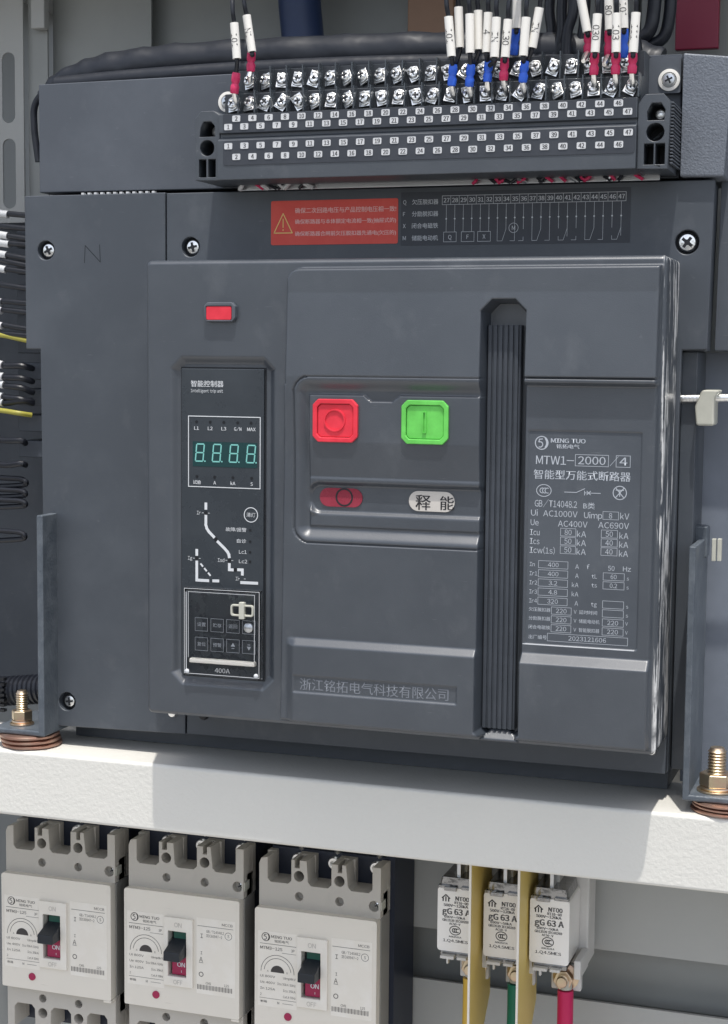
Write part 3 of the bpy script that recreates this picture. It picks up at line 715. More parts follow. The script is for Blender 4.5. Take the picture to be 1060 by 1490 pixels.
# ================================================================== UPPER HOUSING behind the terminals
hs = thing('rear_housing', 'flat dark grey housing plate to the left of and behind the terminal block', 'housing')
b = MB(); b.prism([(-261, 510), (184, 508.5), (184, 583.5), (120, 584), (-118, 585.2), (-261, 584.5)], 55, 130); b.build('plate', 'housing', hs, bevel=.8)
b = MB(); b.prism(rr(-128, -104, 556, 572, 1), 50, 55); b.build('mounting_tab', 'housing', hs, bevel=.5)
b = MB(); b.prism(rr(160, 184, 559.5, 581, 1), 50, 55); b.build('mounting_tab', 'housing', hs, bevel=.5)
for x, z, r in ((177.2, 567.3, 6.6), (-115.2, 565.8, 6.8)):
    b = MB(); b.lathe((x, 50, z), [(r, 0), (r, -1), (r * .72, -1.3), (r * .68, -.7)], 'y', 28, cap=False); b.build('washer', 'sleeve', hs)
    b = MB(); screw_head(b, x, 50, z, r * .66, 3); o = b.build('mounting_screw', 'steel', hs)
    b = MB(); cross(b, x, 46.9, z, r * .6, 25, .28); b.build('cross_recess_shade', 'hole', o)
b = MB(); b.prism([(185.6, 508.6), (212, 508), (216, 579), (185.8, 582.5)], 46, 120); o = b.build('end_housing', 'rough_housing', bevel=1.2, seg=3)
o['label'] = 'coarse grained grey block at the right end of the terminal block'; o['category'] = 'housing'

# ================================================================== TERMINAL BLOCK
tb = thing('terminal_block', 'long dark terminal block with two rows of screws and numbers 1 to 47', 'terminal block')
PT = (159.2 + 97.6) / 46
nx = lambda n: -97.6 + (n - 1) * PT
prof = [(60, 509.8), (8, 509.8), (8, 535), (12.5, 537), (12.5, 539.3), (10, 539.8), (10, 551.6), (20, 552.8), (20.5, 566), (33, 567.5), (33.5, 582.8), (60, 583)]
b = MB(); b.xprism(prof, -104.5, 164.8); b.build('block_body', 'dark', tb, bevel=.6)
b = MB(); b.box(-104.2, 164.5, 19.7, 20.4, 553.2, 565.6); b.build('screw_well', 'well', tb)
b = MB(); b.box(-104.2, 164.5, 32.6, 33.4, 568, 582.4); b.build('screw_well', 'well', tb)
b = MB(); b.box(-101.4, 164.2, 9.7, 10.3, 539.9, 551.4); b.build('number_strip', 'strip', tb)
b = MB(); b.prism(rr(-100.5, 164.2, 518.9, 534.6, 2, 3), 7.6, 8.3); b.build('number_strip', 'strip', tb, bevel=.15)
b = MB(); b.prism([(-122, 510.5), (-104.6, 510), (-104.6, 551.8), (-109, 554.5), (-118, 554.5), (-122, 550)], 12, 58,
                  [circ(-113.5, 531, 5), [(-118.8, 538.2), (-107.9, 538.2), (-108.3, 545), (-111, 547.8), (-116, 547.8), (-118, 544)], [(-119.3, 512.4), (-114.2, 512.4), (-114.2, 523.8), (-119.3, 523.8)], [(-112.7, 512.4), (-107.6, 512.4), (-107.6, 523.8), (-112.7, 523.8)]])
b.build('end_lug', 'dark', tb, bevel=.5)
b = MB(); b.prism([(164.9, 510), (183, 509.5), (184, 548), (180, 553.5), (169, 553.5), (164.9, 548)], 12, 58,
                  [circ(175.4, 531.2, 5.3), [(170.6, 538.2), (180.4, 538.2), (181, 544), (178.4, 548.2), (173, 548.2), (170.2, 543)], [(169, 512.4), (174.6, 512.4), (174.6, 524.6), (169, 524.6)], [(175.7, 512.4), (181.3, 512.4), (181.3, 524.6), (175.7, 524.6)]])
b.build('end_lug', 'dark', tb, bevel=.5)
for x in (-113.5, 175.4):
    b = MB(); b.box(x - 6.4, x + 6.4, 30, 32, 511, 549); b.build('lug_recess', 'hole', tb)
    b = MB(); screw_head(b, x + 1, 26, 543, 3.4, 3); o = b.build('lug_screw', 'zinc', tb)
    if x > 0:
        b = MB(); b.tube([(x - 2.6, 24, 528.5), (x + .5, 22, 530), (x + 3, 25, 533)], .7, 6); b.build('strand', 'steel', tb)
# ridges on the right flank
for k in range(19):
    z = 513 + k * 1.95
    b = MB(); b.box(183.6, 185.4 + (k % 3) * .2, 16, 52, z, z + 1.0); b.build('rib', 'housing', tb, bevel=.2, seg=1)
# screws, number tags, clear fins
def term_screw():
    b = MB(); b.box(-2.9, 2.9, -1.2, 0, -4.0, 4.0); b.lathe((0, -1.2, 0), [(2.7, 0), (2.9, -.9), (2.3, -1.9), (1.0, -2.3)], 'y', 10)
    b.tube([(-2.4, -1.6, 2.7), (0, -2.1, 3.4), (2.4, -1.6, 2.6)], .5, 5); b.tube([(-2.2, -1.6, -2.6), (.4, -1.9, -3.3), (2.3, -1.6, -2.4)], .45, 5)
    for q in range(4):
        a = q * 1.57 + .5; b.box(1.5 * math.cos(a) - .55, 1.5 * math.cos(a) + .55, -4.0, -3.0, 1.5 * math.sin(a) - .55, 1.5 * math.sin(a) + .55)
    return b
proto = term_screw().build('terminal_screw', 'zinc', tb, bevel=.2, seg=1)
slot_proto = MB(); cross(slot_proto, 0, -3.55, 0, 2.6, 0, .34); slot_proto = slot_proto.build('cross_recess_shade', 'hole', proto)
spots = [(nx(n), 19.6, 558.8) for n in range(1, 48, 2)] + [(nx(n) + .2, 32.4, 574.8) for n in range(2, 47, 2)]
for i, (x, y, z) in enumerate(spots):
    if i == 0: o = proto; o2 = slot_proto
    else:
        o = proto.copy(); COL.objects.link(o); o2 = slot_proto.copy(); COL.objects.link(o2); o2.parent = o
    o.location = Vector((x, y, z)) * S; o.rotation_euler = (-.28 + R.uniform(-.15, .15), R.uniform(-.6, .6), R.uniform(-.2, .2)); o.scale = (1.28, 1.1, 1.28); o2.rotation_euler = (0, R.uniform(0, 1.5), 0)
tagm = MB(); tagm.prism(rr(-2.75, 2.75, -1.95, 1.95, .7, 3), -.25, .1); tag0 = tagm.build('number_tag', 'tag', tb)
first = True
def tag(n, x, y, z):
    global first
    o = tag0 if first else tag0.copy()
    if not first: COL.objects.link(o)
    first = False; o.location = Vector((x, y, z)) * S
    b = MB(); text(b, str(n), 0, 0, 2.7, -.33, w=3.3 if n > 9 else None, al='c', bold=.22)
    c = b.build('number', 'ink', o)
for n in range(1, 48):
    tag(n, nx(n), 9.6, 543.5 if n % 2 else 548.6)
    tag(n, nx(n) + 1.0, 7.5, 531.1 if n % 2 else 524.2)
fin = MB(); fin.prism([(0, 0)] * 0 or [(-.35, 0), (.35, 0), (.35, 14), (-.35, 14)], 12, 21); 
fin0 = None
for row, (y, z, hh) in enumerate(((20.4, 552.4, 14.2), (33.4, 567.2, 16.4))):
    for k in range(24 if row == 0 else 23):
        x = nx(1 + row) + (2 * k + 1) * PT - (0 if row == 0 else 0)
        if fin0 is None or row == 1 and k == 0:
            b = MB(); b.box(-.4, .4, -8, 0, 0, hh); fin0 = b.build('divider_fin', 'fin', tb); o = fin0
        else: o = fin0.copy(); COL.objects.link(o)
        o.location = Vector((x, y, z)) * S
# bright strip and wire stubs in the gap underneath
b = MB(); b.box(-104, 173.5, 46, 48, 506.8, 513); b.build('metal_strip', 'steel', tb, bevel=.4)
wl_ = [(-100, 'tag'), (-95, 'wire_red'), (-89, 'tag'), (-84, 'cable'), (-77, 'tag'), (-71, 'cable'), (-66, 'tag'), (-60, 'tag'), (-55, 'cable')] + \
      [(60 + k * 4.6, ('wire_red', 'cable', 'wire_red', 'cable', 'wire_red', 'steel', 'cable')[k % 7]) for k in range(22)]
stub = {}
for i, (x, m_) in enumerate(wl_):
    b = MB(); s_ = R.uniform(4, 10); s_ *= R.choice((-1, 1, 1)); b.tube([(0, 0, 5), (s_ * .3, -1, R.uniform(-1, 1)), (s_ * .8, 1, -2.6)], 1.1 if m_ != 'tag' else 1.6, 7); o = b.build('wire_stub', m_, tb); o.location = Vector((x, 43, 510)) * S

# ================================================================== CONTROL WIRES on the terminals
def cablepath(pts, n=6):
    """catmull-rom through points"""
    P_ = [Vector(p) for p in pts]; P_ = [P_[0] * 2 - P_[1]] + P_ + [P_[-1] * 2 - P_[-2]]; out = []
    for i in range(1, len(P_) - 2):
        for k in range(n):
            t = k / n; a, b_, c, d = P_[i - 1:i + 3]
            out.append(.5 * ((2 * b_) + (c - a) * t + (2 * a - 5 * b_ + 4 * c - d) * t * t + (3 * b_ - a - 3 * c + d) * t ** 3))
    out.append(P_[-2]); return out
def wire(top, bot, txt, label, ferr=None, fpts=None, Y=6, entry=None, lug=True, name_col=None, wpx=13):
    t = thing('control_wire', label, 'wire', 'marked control wires on the terminal block')
    a = Vector(at(*top, Y)); b_ = Vector(at(*bot, Y)); d = (b_ - a); L = d.length; d.normalize()
    r = wpx * .42 * .5
    up1 = a - d * 60; up1.x += R.uniform(-3, 3); up1.y += 20
    pts = [a - d * 130 + Vector((R.uniform(-8, 8), 50, 0)), up1, a - d * 14, a, a + d * L * .5, b_, b_ + d * 2]
    mb = MB(); 
    if fpts:
        f0 = Vector(at(*fpts[0], Y + 4)); f1 = Vector(at(*fpts[1], Y + 5)); pts += [f0 + (f1 - f0) * .1]
    elif entry: pts += [Vector(at(*entry, Y + 4))]
    mb.tube(cablepath(pts), 1.45, 8); mb.build('cable', 'cable', t)
    mb = MB(); n = 14; u = d.cross(Vector((0, 1, 0))).normalized(); v = u.cross(d)
    for h_ in (0, L):
        for rad in (r, r * .8):
            for k in range(n):
                q_ = 2 * math.pi * k / n; p = a + d * h_ + (u * math.cos(q_) + v * math.sin(q_) * .95) * rad; mb.v.append(tuple(p))
    for k in range(n):
        k2 = (k + 1) % n; mb.f += [(k, k2, k2 + 2 * n, k + 2 * n), (k + n, k + 3 * n, k2 + 3 * n, k2 + n), (k, k + n, k2 + n, k2), (k + 2 * n, k2 + 2 * n, k2 + 3 * n, k + 3 * n)]
    slv = mb.build('marker_sleeve', 'sleeve', t)
    if txt:
        # lettering runs along the sleeve and wraps round it
        vs, fs = glyph(txt); x0 = min(p[0] for p in vs); x1 = max(p[0] for p in vs); sc = 4.0 / .7
        Wt = (x1 - x0) * sc; mb = MB(); out = []
        for p, q_ in vs:
            al_ = (p - x0) * sc + L * .5 - Wt / 2; ac = (q_ - .35) * sc / r
            out.append(tuple(a + d * al_ + (-u * math.sin(ac) * -1 - 0 * v) * (r + .12) + v * math.cos(ac) * (r * .95 + .15) * sgn(v)))
        mb.add(out, fs); mb.build('lettering', 'ink', slv)
    if fpts:
        dd = (f1 - f0); mb = MB()
        mb.tube([f0 - dd * .06, f0 + dd * .05, f0 + dd * .35, f0 + dd * .5, f0 + dd * .65, f0 + dd * .95, f1], [2.4, 2.75, 2.9, 2.2, 2.9, 2.7, 2.2], 12); mb.build('ferrule', ferr, t)
        if lug:
            e = Vector((f1.x, 17.5, f1.z - 7)); mb = MB(); mb.tube([f1 - dd * .05, (f1 + e) / 2 + Vector((0, -1, 0)), e], [1.7, 2.1, 1.3], 8); mb.build('fork_lug', 'zinc', t)
    return t
def sgn(v): return -1 if v.y > 0 else 1
RD, BL = 'wire_red', 'wire_blue'
wire((341, 33), (345, 85), '101', 'leftmost wire, white sleeve marked 101 and crimson ferrule in terminal 1', RD, ((344, 107), (341, 136)), Y=6)
wire((359, 22), (367, 75), 'N1', 'second wire from the left, sleeve marked N1 above a crimson ferrule', RD, ((366, 76), (365, 104)), Y=14)
wire((653, 24), (657.5, 82), '101', 'white sleeved wire marked 101 at the left of the blue ferrule group', BL, ((660, 95), (657.5, 125)), Y=4)
wire((667.5, 10), (669.5, 69), '', 'blank white sleeve paired with the 101 wire above the first blue ferrule', entry=(662, 98), Y=9)
wire((684, 20), (684.5, 77), '', 'blank sleeved wire directly above the second blue ferrule', BL, ((686, 95), (683, 126)), Y=4)
wire((696, 15), (696.6, 72), '', 'blank sleeve leaning behind, second wire into the second blue ferrule', entry=(688, 98), Y=9)
wire((711, 18), (708.5, 76), '4', 'sleeved wire marked 4 above the third blue ferrule', BL, ((711.5, 90), (709.5, 119)), Y=7)
wire((723, 25), (720, 83), 'IN', 'white sleeve marked IN beside the crimson ferrule of wire 130', entry=(713, 95), Y=3)
wire((740, 28), (735.5, 83), '130', 'sleeve marked 130 on the only crimson ferrule among the blue ones', RD, ((735, 86), (733, 117)), Y=4)
wire((753, -15), (752, 41), '', 'blank sleeve high behind the 130 wire with a blue tube below', BL, ((751, 43), (748, 80)), Y=24, lug=False)
wire((766, 25), (762, 81), '', 'blank sleeve over the last blue ferrule of the middle group', BL, ((764, 90), (761, 120)), Y=4)
wire((785.5, 11), (775, 69), 'IN', 'right leaning sleeve marked IN entering the last blue ferrule', entry=(766, 94), Y=7)
wire((845, -8), (855, 46), '', 'slanting blank sleeve with a crimson tube, left of the 030 wire', RD, ((857, 49), (856, 77)), Y=26)
wire((870, 20), (866.5, 76), '030', 'front sleeve marked 030 above a crimson ferrule in the right group', RD, ((866, 78), (864.5, 109)), Y=6)
wire((886, -12), (887.5, 43), '80', 'rear sleeve marked 80 behind the 103 wire', RD, ((887, 44), (886, 82)), Y=26)
wire((898, 19), (897, 76), '103', 'front sleeve marked 103 over the middle crimson ferrule of the right group', RD, ((897, 78), (896, 108)), Y=6)
wire((907, -12), (908.5, 41), '101', 'rear sleeve marked 101 with a dark blue tube in the right group', BL, ((908.5, 42), (908, 84)), Y=26, lug=False)
wire((926, 18), (922, 76), '111', 'rightmost sleeve marked 111 above a crimson ferrule', RD, ((921.5, 78), (920, 107)), Y=6)

# ================================================================== CABLES above and behind the terminals
def tubes(name, label, cat, paths, m, r, group=None, n=14, wob=0):
    mb = MB()
    for p in paths: mb.tube(cablepath(p, 8), r, n, wob)
    o = mb.build(name, m); o['label'] = label; o['category'] = cat
    if group: o['group'] = group
    return o
pts = [at(60, 140, 80), at(95, 118, 80), at(160, 104, 80), at(260, 91, 80), at(420, 82, 80), at(600, 76, 80), at(760, 76, 80), at(900, 84, 80), at(960, 100, 80)]
mb = MB(); cp = cablepath(pts, 10); rad = [4 + 9 * min(1, i / 20) + .5 * math.sin(i * 1.3) for i in range(len(cp))]
mb.tube(cp, rad, 20, .035); o = mb.build('cable_bundle', 'wrap'); o['label'] = 'thick black wrapped cable bundle lying along the top behind the terminals'; o['category'] = 'cable bundle'
tubes('black_hose', 'smooth black hose sagging in front of the wrapped bundle above the screws', 'hose',
      [[at(84, 124, 66), at(200, 113, 66), at(380, 101, 66), at(600, 93, 66), at(800, 93, 66), at(930, 100, 66)]], 'wrap', 6.2)
tubes('rear_hose', 'black hose dropping behind the left edge of the grey housing', 'hose', [[at(75, 122, 100), at(52, 150, 100), at(50, 185, 100), at(56, 235, 100)]], 'wrap', 2.5)
# loose black cables at the upper right
specs = [(806, 95, 818, 5, 70), (824, 100, 835, -4, 60), (838, 92, 852, 3, 74), (880, 100, 874, -5, 70), (930, 95, 905, 6, 60), (790, 95, 800, 8, 80)]
for i, (x1, y1, x0, dx, Yb) in enumerate(specs):
    tubes('black_cable', ('loose black cable left of the 030 wire', 'loose black cable passing behind the 030 wire', 'loose black cable between the 030 and 103 wires', 'loose black cable directly behind the 103 wire', 'loose black cable right of the 111 wire', 'leftmost loose black cable, right of the IN sleeve')[i], 'cable',
          [[at(x0 + dx, -60, Yb), at(x0, 10, Yb), at((x0 + x1) / 2 + dx, 50, Yb), at(x1, y1, Yb)]], 'cable', 3.4, 'loose black cables at the upper right', 12)
tubes('bent_cable', 'black cable bending sharply down beside the red busbar', 'cable', [[at(978, -40, 95), at(975, 20, 95), at(965, 55, 95), at(935, 68, 95), at(915, 70, 95)]], 'cable', 4)
tubes('bent_cable', 'second bent black cable just left of the one beside the red busbar', 'cable', [[at(955, -40, 90), at(952, 15, 90), at(945, 45, 90), at(925, 60, 90), at(905, 75, 90)]], 'cable', 4.4)
# busbars and strap behind
x0, x1 = -28, 2
b = MB(); b.box(-28.2, 6, 170, 176, 622, 800); o = b.build('busbar', 'bronze', bevel=1); o['label'] = 'brown wrapped busbar ending behind the middle of the black bundle'; o['category'] = 'busbar'
b = MB(); b.box(163, 192, 165, 171, 606, 800); o = b.build('busbar', 'redbus', bevel=1); o['label'] = 'dull red busbar at the top right corner'; o['category'] = 'busbar'
b = MB(); b.box(135, 400, 195, 196, 560, 800); o = b.build('rear_cover', 'cabdark'); o['label'] = 'dark sheet behind the cables at the upper right'; o['category'] = 'sheet metal'
tubes('blue_cable', 'wide navy blue cable rising behind the bundle left of centre', 'cable', [[at(436, -60, 165), at(436, 0, 165), at(441, 60, 165), at(441, 130, 165)]], 'bluestrap', 15.5, n=20)

# ================================================================== LEFT SIDE WIRING
ORD = ['first', 'second', 'third', 'fourth', 'fifth', 'sixth', 'seventh', 'eighth', 'ninth', 'tenth', 'eleventh', 'twelfth']
lw = [(312, 12, 'cable', 1), (331, -2, 'cable', 0), (343, 12, 'cable', 1), (355, 14, 'cable', 1), (371, 10, 'cable', 1), (380, 0, 'cable', 0), (392, 9, 'cable', 1),
      (416, -2, 'cable', 0), (440, 2, 'cable', 1), (452, 3, 'cable', 1), (474, 4, 'cable', 1), (487, 0, 'cable', 0)]
for i, (py, sx, m_, sl_) in enumerate(lw):
    t = thing('side_wire', '%s side wire from the top, black %s, left of the breaker' % (ORD[i], 'with a white end sleeve' if sl_ else 'without a sleeve'), 'wire', 'sleeved black wires at the left edge' if sl_ else 'plain black wires at the left edge')
    sg = R.uniform(-4, 6)
    mb = MB(); mb.tube(cablepath([at(-60, py + R.uniform(-16, 10), 125), at(-8, py - 3, 120), at(16, py + sg * .3, 118), at(60, py + 6 + sg, 118)], 6), 2.1, 10); mb.build('cable', m_, t)
    if sl_:
        a, c = at(-14, py - 4, 119.5), at(sx, py, 118.5); mb = MB(); mb.tube([a, c], 2.9, 12); mb.build('end_sleeve', 'tag', t)
for i, (py, y2) in enumerate(((531, 537), (548, 556), (560, 572), (577, 588), (586, 584), (640, 646), (676, 677))):
    t = thing('side_wire', '%s black wire down from the side panel notch, ending in the gap' % ORD[i], 'wire', 'black wires in the gap at the left edge')
    mb = MB(); mb.tube(cablepath([at(-60, py - 14, 125), at(0, py, 122), at(30, (py + y2) / 2 - 2, 121), at(50 if py < 600 else 38, y2, 128)], 6), [2.4] * 18 + [1.6], 10); mb.build('cable', 'cable', t)
    if py < 590:
        mb = MB(); mb.tube([at(-14, py - 4, 122), at(4 + (i % 3), py, 121)], 3.0, 12); mb.build('end_sleeve', 'tag', t)
for k, (py, amp, ex) in enumerate(((702, 7, 38), (718, 6, 37), (733, 6, 37), (780, 8, 36))):
    p1 = at(ex, py, 125)
    tubes('wire_loop', '%s folded black wire loop from the top at the left edge' % ORD[k], 'wire', [[at(-50, py - amp - 6, 125), at(0, py - amp, 125), at(ex - 8, py - amp * .7, 125), p1, at(ex - 10, py + amp * .6, 127), at(-40, py + amp, 128)]], 'cable', 2.1, 'black wire loops at the left edge', 9)
tubes('earth_wire', 'upper yellow green wire crossing the left edge above the notch', 'wire', [[at(-60, 478, 120), at(0, 487, 118), at(20, 491, 118), at(60, 500, 118)]], 'yg', 1.9)
tubes('earth_wire', 'lower yellow green wire bending at the left edge below the notch', 'wire', [[at(-60, 590, 120), at(0, 597, 118), at(26, 601, 118), at(46, 604, 125)]], 'yg', 1.9)
# inner trunking wall seen left of the breaker
b = MB(); b.box(-440, -232, 190, 194, 125, 502); o = b.build('wiring_duct_wall', 'housing'); o['label'] = 'dark sheet behind the wires left of the breaker'; o['category'] = 'sheet metal'
b = MB()
for k in range(5): b.box(-322 + k * 3, -296 + k * 3, 150, 188, 460 - k * 44, 473 - k * 44)
t = thing('terminal_rail', 'dim grey terminal rail behind the black wires at the left', 'terminal rail')
for k in range(9):
    b = MB(); b.box(-330, -272, 140, 186, 478 - k * 20, 491 - k * 20); b.build('terminal', 'housing', t, bevel=1)
# corrugated conduit with a clamp at lower left
t = thing('conduit', 'black corrugated conduit lying behind the left bolt', 'conduit')
a = Vector(at(-30, 1008, 110)); c = Vector(at(70, 1002, 110)); pts = [a + (c - a) * i / 60 for i in range(61)]
mb = MB(); mb.tube(pts, [11.5 if (i // 2) % 2 else 10.2 for i in range(61)], 18); mb.build('pipe', 'cable', t)
mb = MB(); c2 = at(10, 1008, 106)
for k in range(7): mb.box(c2[0] - 2, c2[0] + 3, c2[1] - 9.5, c2[1] - 5, c2[2] - 13 + k * 4, c2[2] - 11 + k * 4)
mb.build('clamp_teeth', 'black', t)

# ================================================================== BRACKETS AND BOLTS
def bracket(x0, x1, xf0, xf1, zt, zb, label, y0=30):
    t = thing('mounting_bracket', label, 'bracket', 'steel brackets beside the breaker', loc=((x0 + x1) / 2, y0, zb))
    L = t.location / S
    def loc(mb): mb.v = [(x - L.x, y - L.y, z - L.z) for x, y, z in mb.v]; return mb
    mb = MB(); mb.box(x0, x1, y0, 92, zb + .3, zt); loc(mb).build('upright_plate', 'bracket', t, bevel=.8)
    mb = MB(); mb.box(xf0, xf1, y0 - .1, 91.5, zb, zb + 4); loc(mb).build('foot_plate', 'bracket', t, bevel=1.4)
    return t
bracket(-251.6, -246.6, -290, -246.5, 285.4, 128.2, 'left grey steel angle bracket beside the nut with its edge towards us')
bracket(199.4, 203.6, 199.3, 250, 284, 125.6, 'right grey steel angle bracket with a scratched face beside the breaker')
def bolt(x, y, z, sc, label, hs_=1.0, nr=9):
    t = thing('clamping_bolt', label, 'bolt', 'bolts clamping the brackets to the beam', loc=(x, y, z))
    zz = 0; r = nr * sc
    b = MB(); b.lathe((0, 0, 0), [(r * 1.12, 0), (r * 1.12, 1.3)], 'z', 32); b.build('flat_washer', 'nutmetal', t, bevel=.3)
    b = MB(); b.lathe((0, 0, 1.4), [(r * .92, 0), (r * .96, .9), (r * .92, 1.8)], 'z', 28); b.build('spring_washer', 'nutmetal', t)
    b = MB(); hx = [(r * math.cos(math.radians(60 * k + 12)), r * math.sin(math.radians(60 * k + 12))) for k in range(6)]
    b.add([(p, q, h) for h in (3.3, 12 * sc * hs_) for p, q in hx], [(0, 1, 2, 3, 4, 5), (6, 7, 8, 9, 10, 11)] + [(k, (k + 1) % 6, (k + 1) % 6 + 6, k + 6) for k in range(6)])
    b.build('nut', 'nutmetal', t, bevel=.9, seg=3)
    pr = []
    for k in range(9): pr += [(5.1 * sc, (10 + k * 2.0) * sc * hs_), (4.2 * sc, (11 + k * 2.0) * sc * hs_)]
    pr += [(3.6 * sc, 28.6 * sc * hs_)]
    b = MB(); b.lathe((0, 0, 0), [(5.1 * sc, 2)] + pr, 'z', 24); b.build('threaded_shank', 'nutmetal', t)
    return t
xl = at(40, 1055, 50); bl_ = bolt(xl[0] - 2, 46, 132.3, .86, 'left brass coloured bolt and nut standing on the beam')
xr = at(1044, 1150, 50); br_ = bolt(xr[0], 46, 129.7, 1.15, 'right brass coloured bolt and nut standing on the textured beam end', .84, 9.4)
for cx, lab in ((-270, 'coppery washers stacked under the left bracket foot'), (222, 'coppery washers stacked under the right bracket foot')):
    t = thing('washer_stack', lab, 'washer', 'washers under the bracket feet')
    z = 118.1; top_ = 128.1 if cx < 0 else 125.5; n_ = 3; th = (top_ - z) / n_
    for k in range(n_):
        b = MB(); ph = R.uniform(-1, 1); b.lathe((cx + ph + 3, 46 + ph, z + k * th), [(20, .1), (21.5, th * .3), (21.5, th * .7), (20, th - .1)], 'z', 40); b.build('washer', 'copper', t, bevel=0)
# nylon post and rod at right, and other right-edge pieces
t = thing('rod_support', 'milky nylon block on a steel rod at the right edge beside the cover', 'support')
c = at(1031, 593, 60); a = at(988, 580, 60); e = at(1100, 578, 60)
b = MB(); b.tube([a, e], 2.6, 12); b.build('rod', 'zinc', t)
b = MB(); b.prism([(c[0] - 6, c[2] - 11), (c[0] + 5, c[2] - 11), (c[0] + 5, c[2] + 6), (c[0] + 8, c[2] + 11), (c[0] - 3, c[2] + 11), (c[0] - 7, c[2] + 1)], 50, 70); b.build('block', 'nylon', t, bevel=1.5)
b = MB(); b.prism([(206, 403), (240, 403), (240, 560), (208, 560)], 75, 150); o = b.build('side_housing', 'housing', bevel=1); o['label'] = 'blue grey housing at the far right edge behind the panel screw'; o['category'] = 'housing'
b = MB(); b.box(188, 330, 104, 106, 119, 402); o = b.build('side_sheet', 'bluegrey'); o['label'] = 'dark blue grey sheet behind the right bracket'; o['category'] = 'sheet metal'
b = MB(); x, _, z = at(1020, 798, 75); b.box(x - 12, x + 4, 75, 90, z - 6, z + 14); o = b.build('support_lug', 'bracket', bevel=1); o['label'] = 'small grey steel lug behind the top of the right bracket'; o['category'] = 'bracket'
t = thing('clip_pair', 'two small pale metal tabs at the right edge above the bracket', 'clip')
for px in (1040, 1048):
    x, _, z = at(px, 800, 60); b = MB(); b.box(x - 1.4, x + 1.2, 58, 62, z - 7, z + 7); b.build('tab', 'nylon', t, bevel=.4)

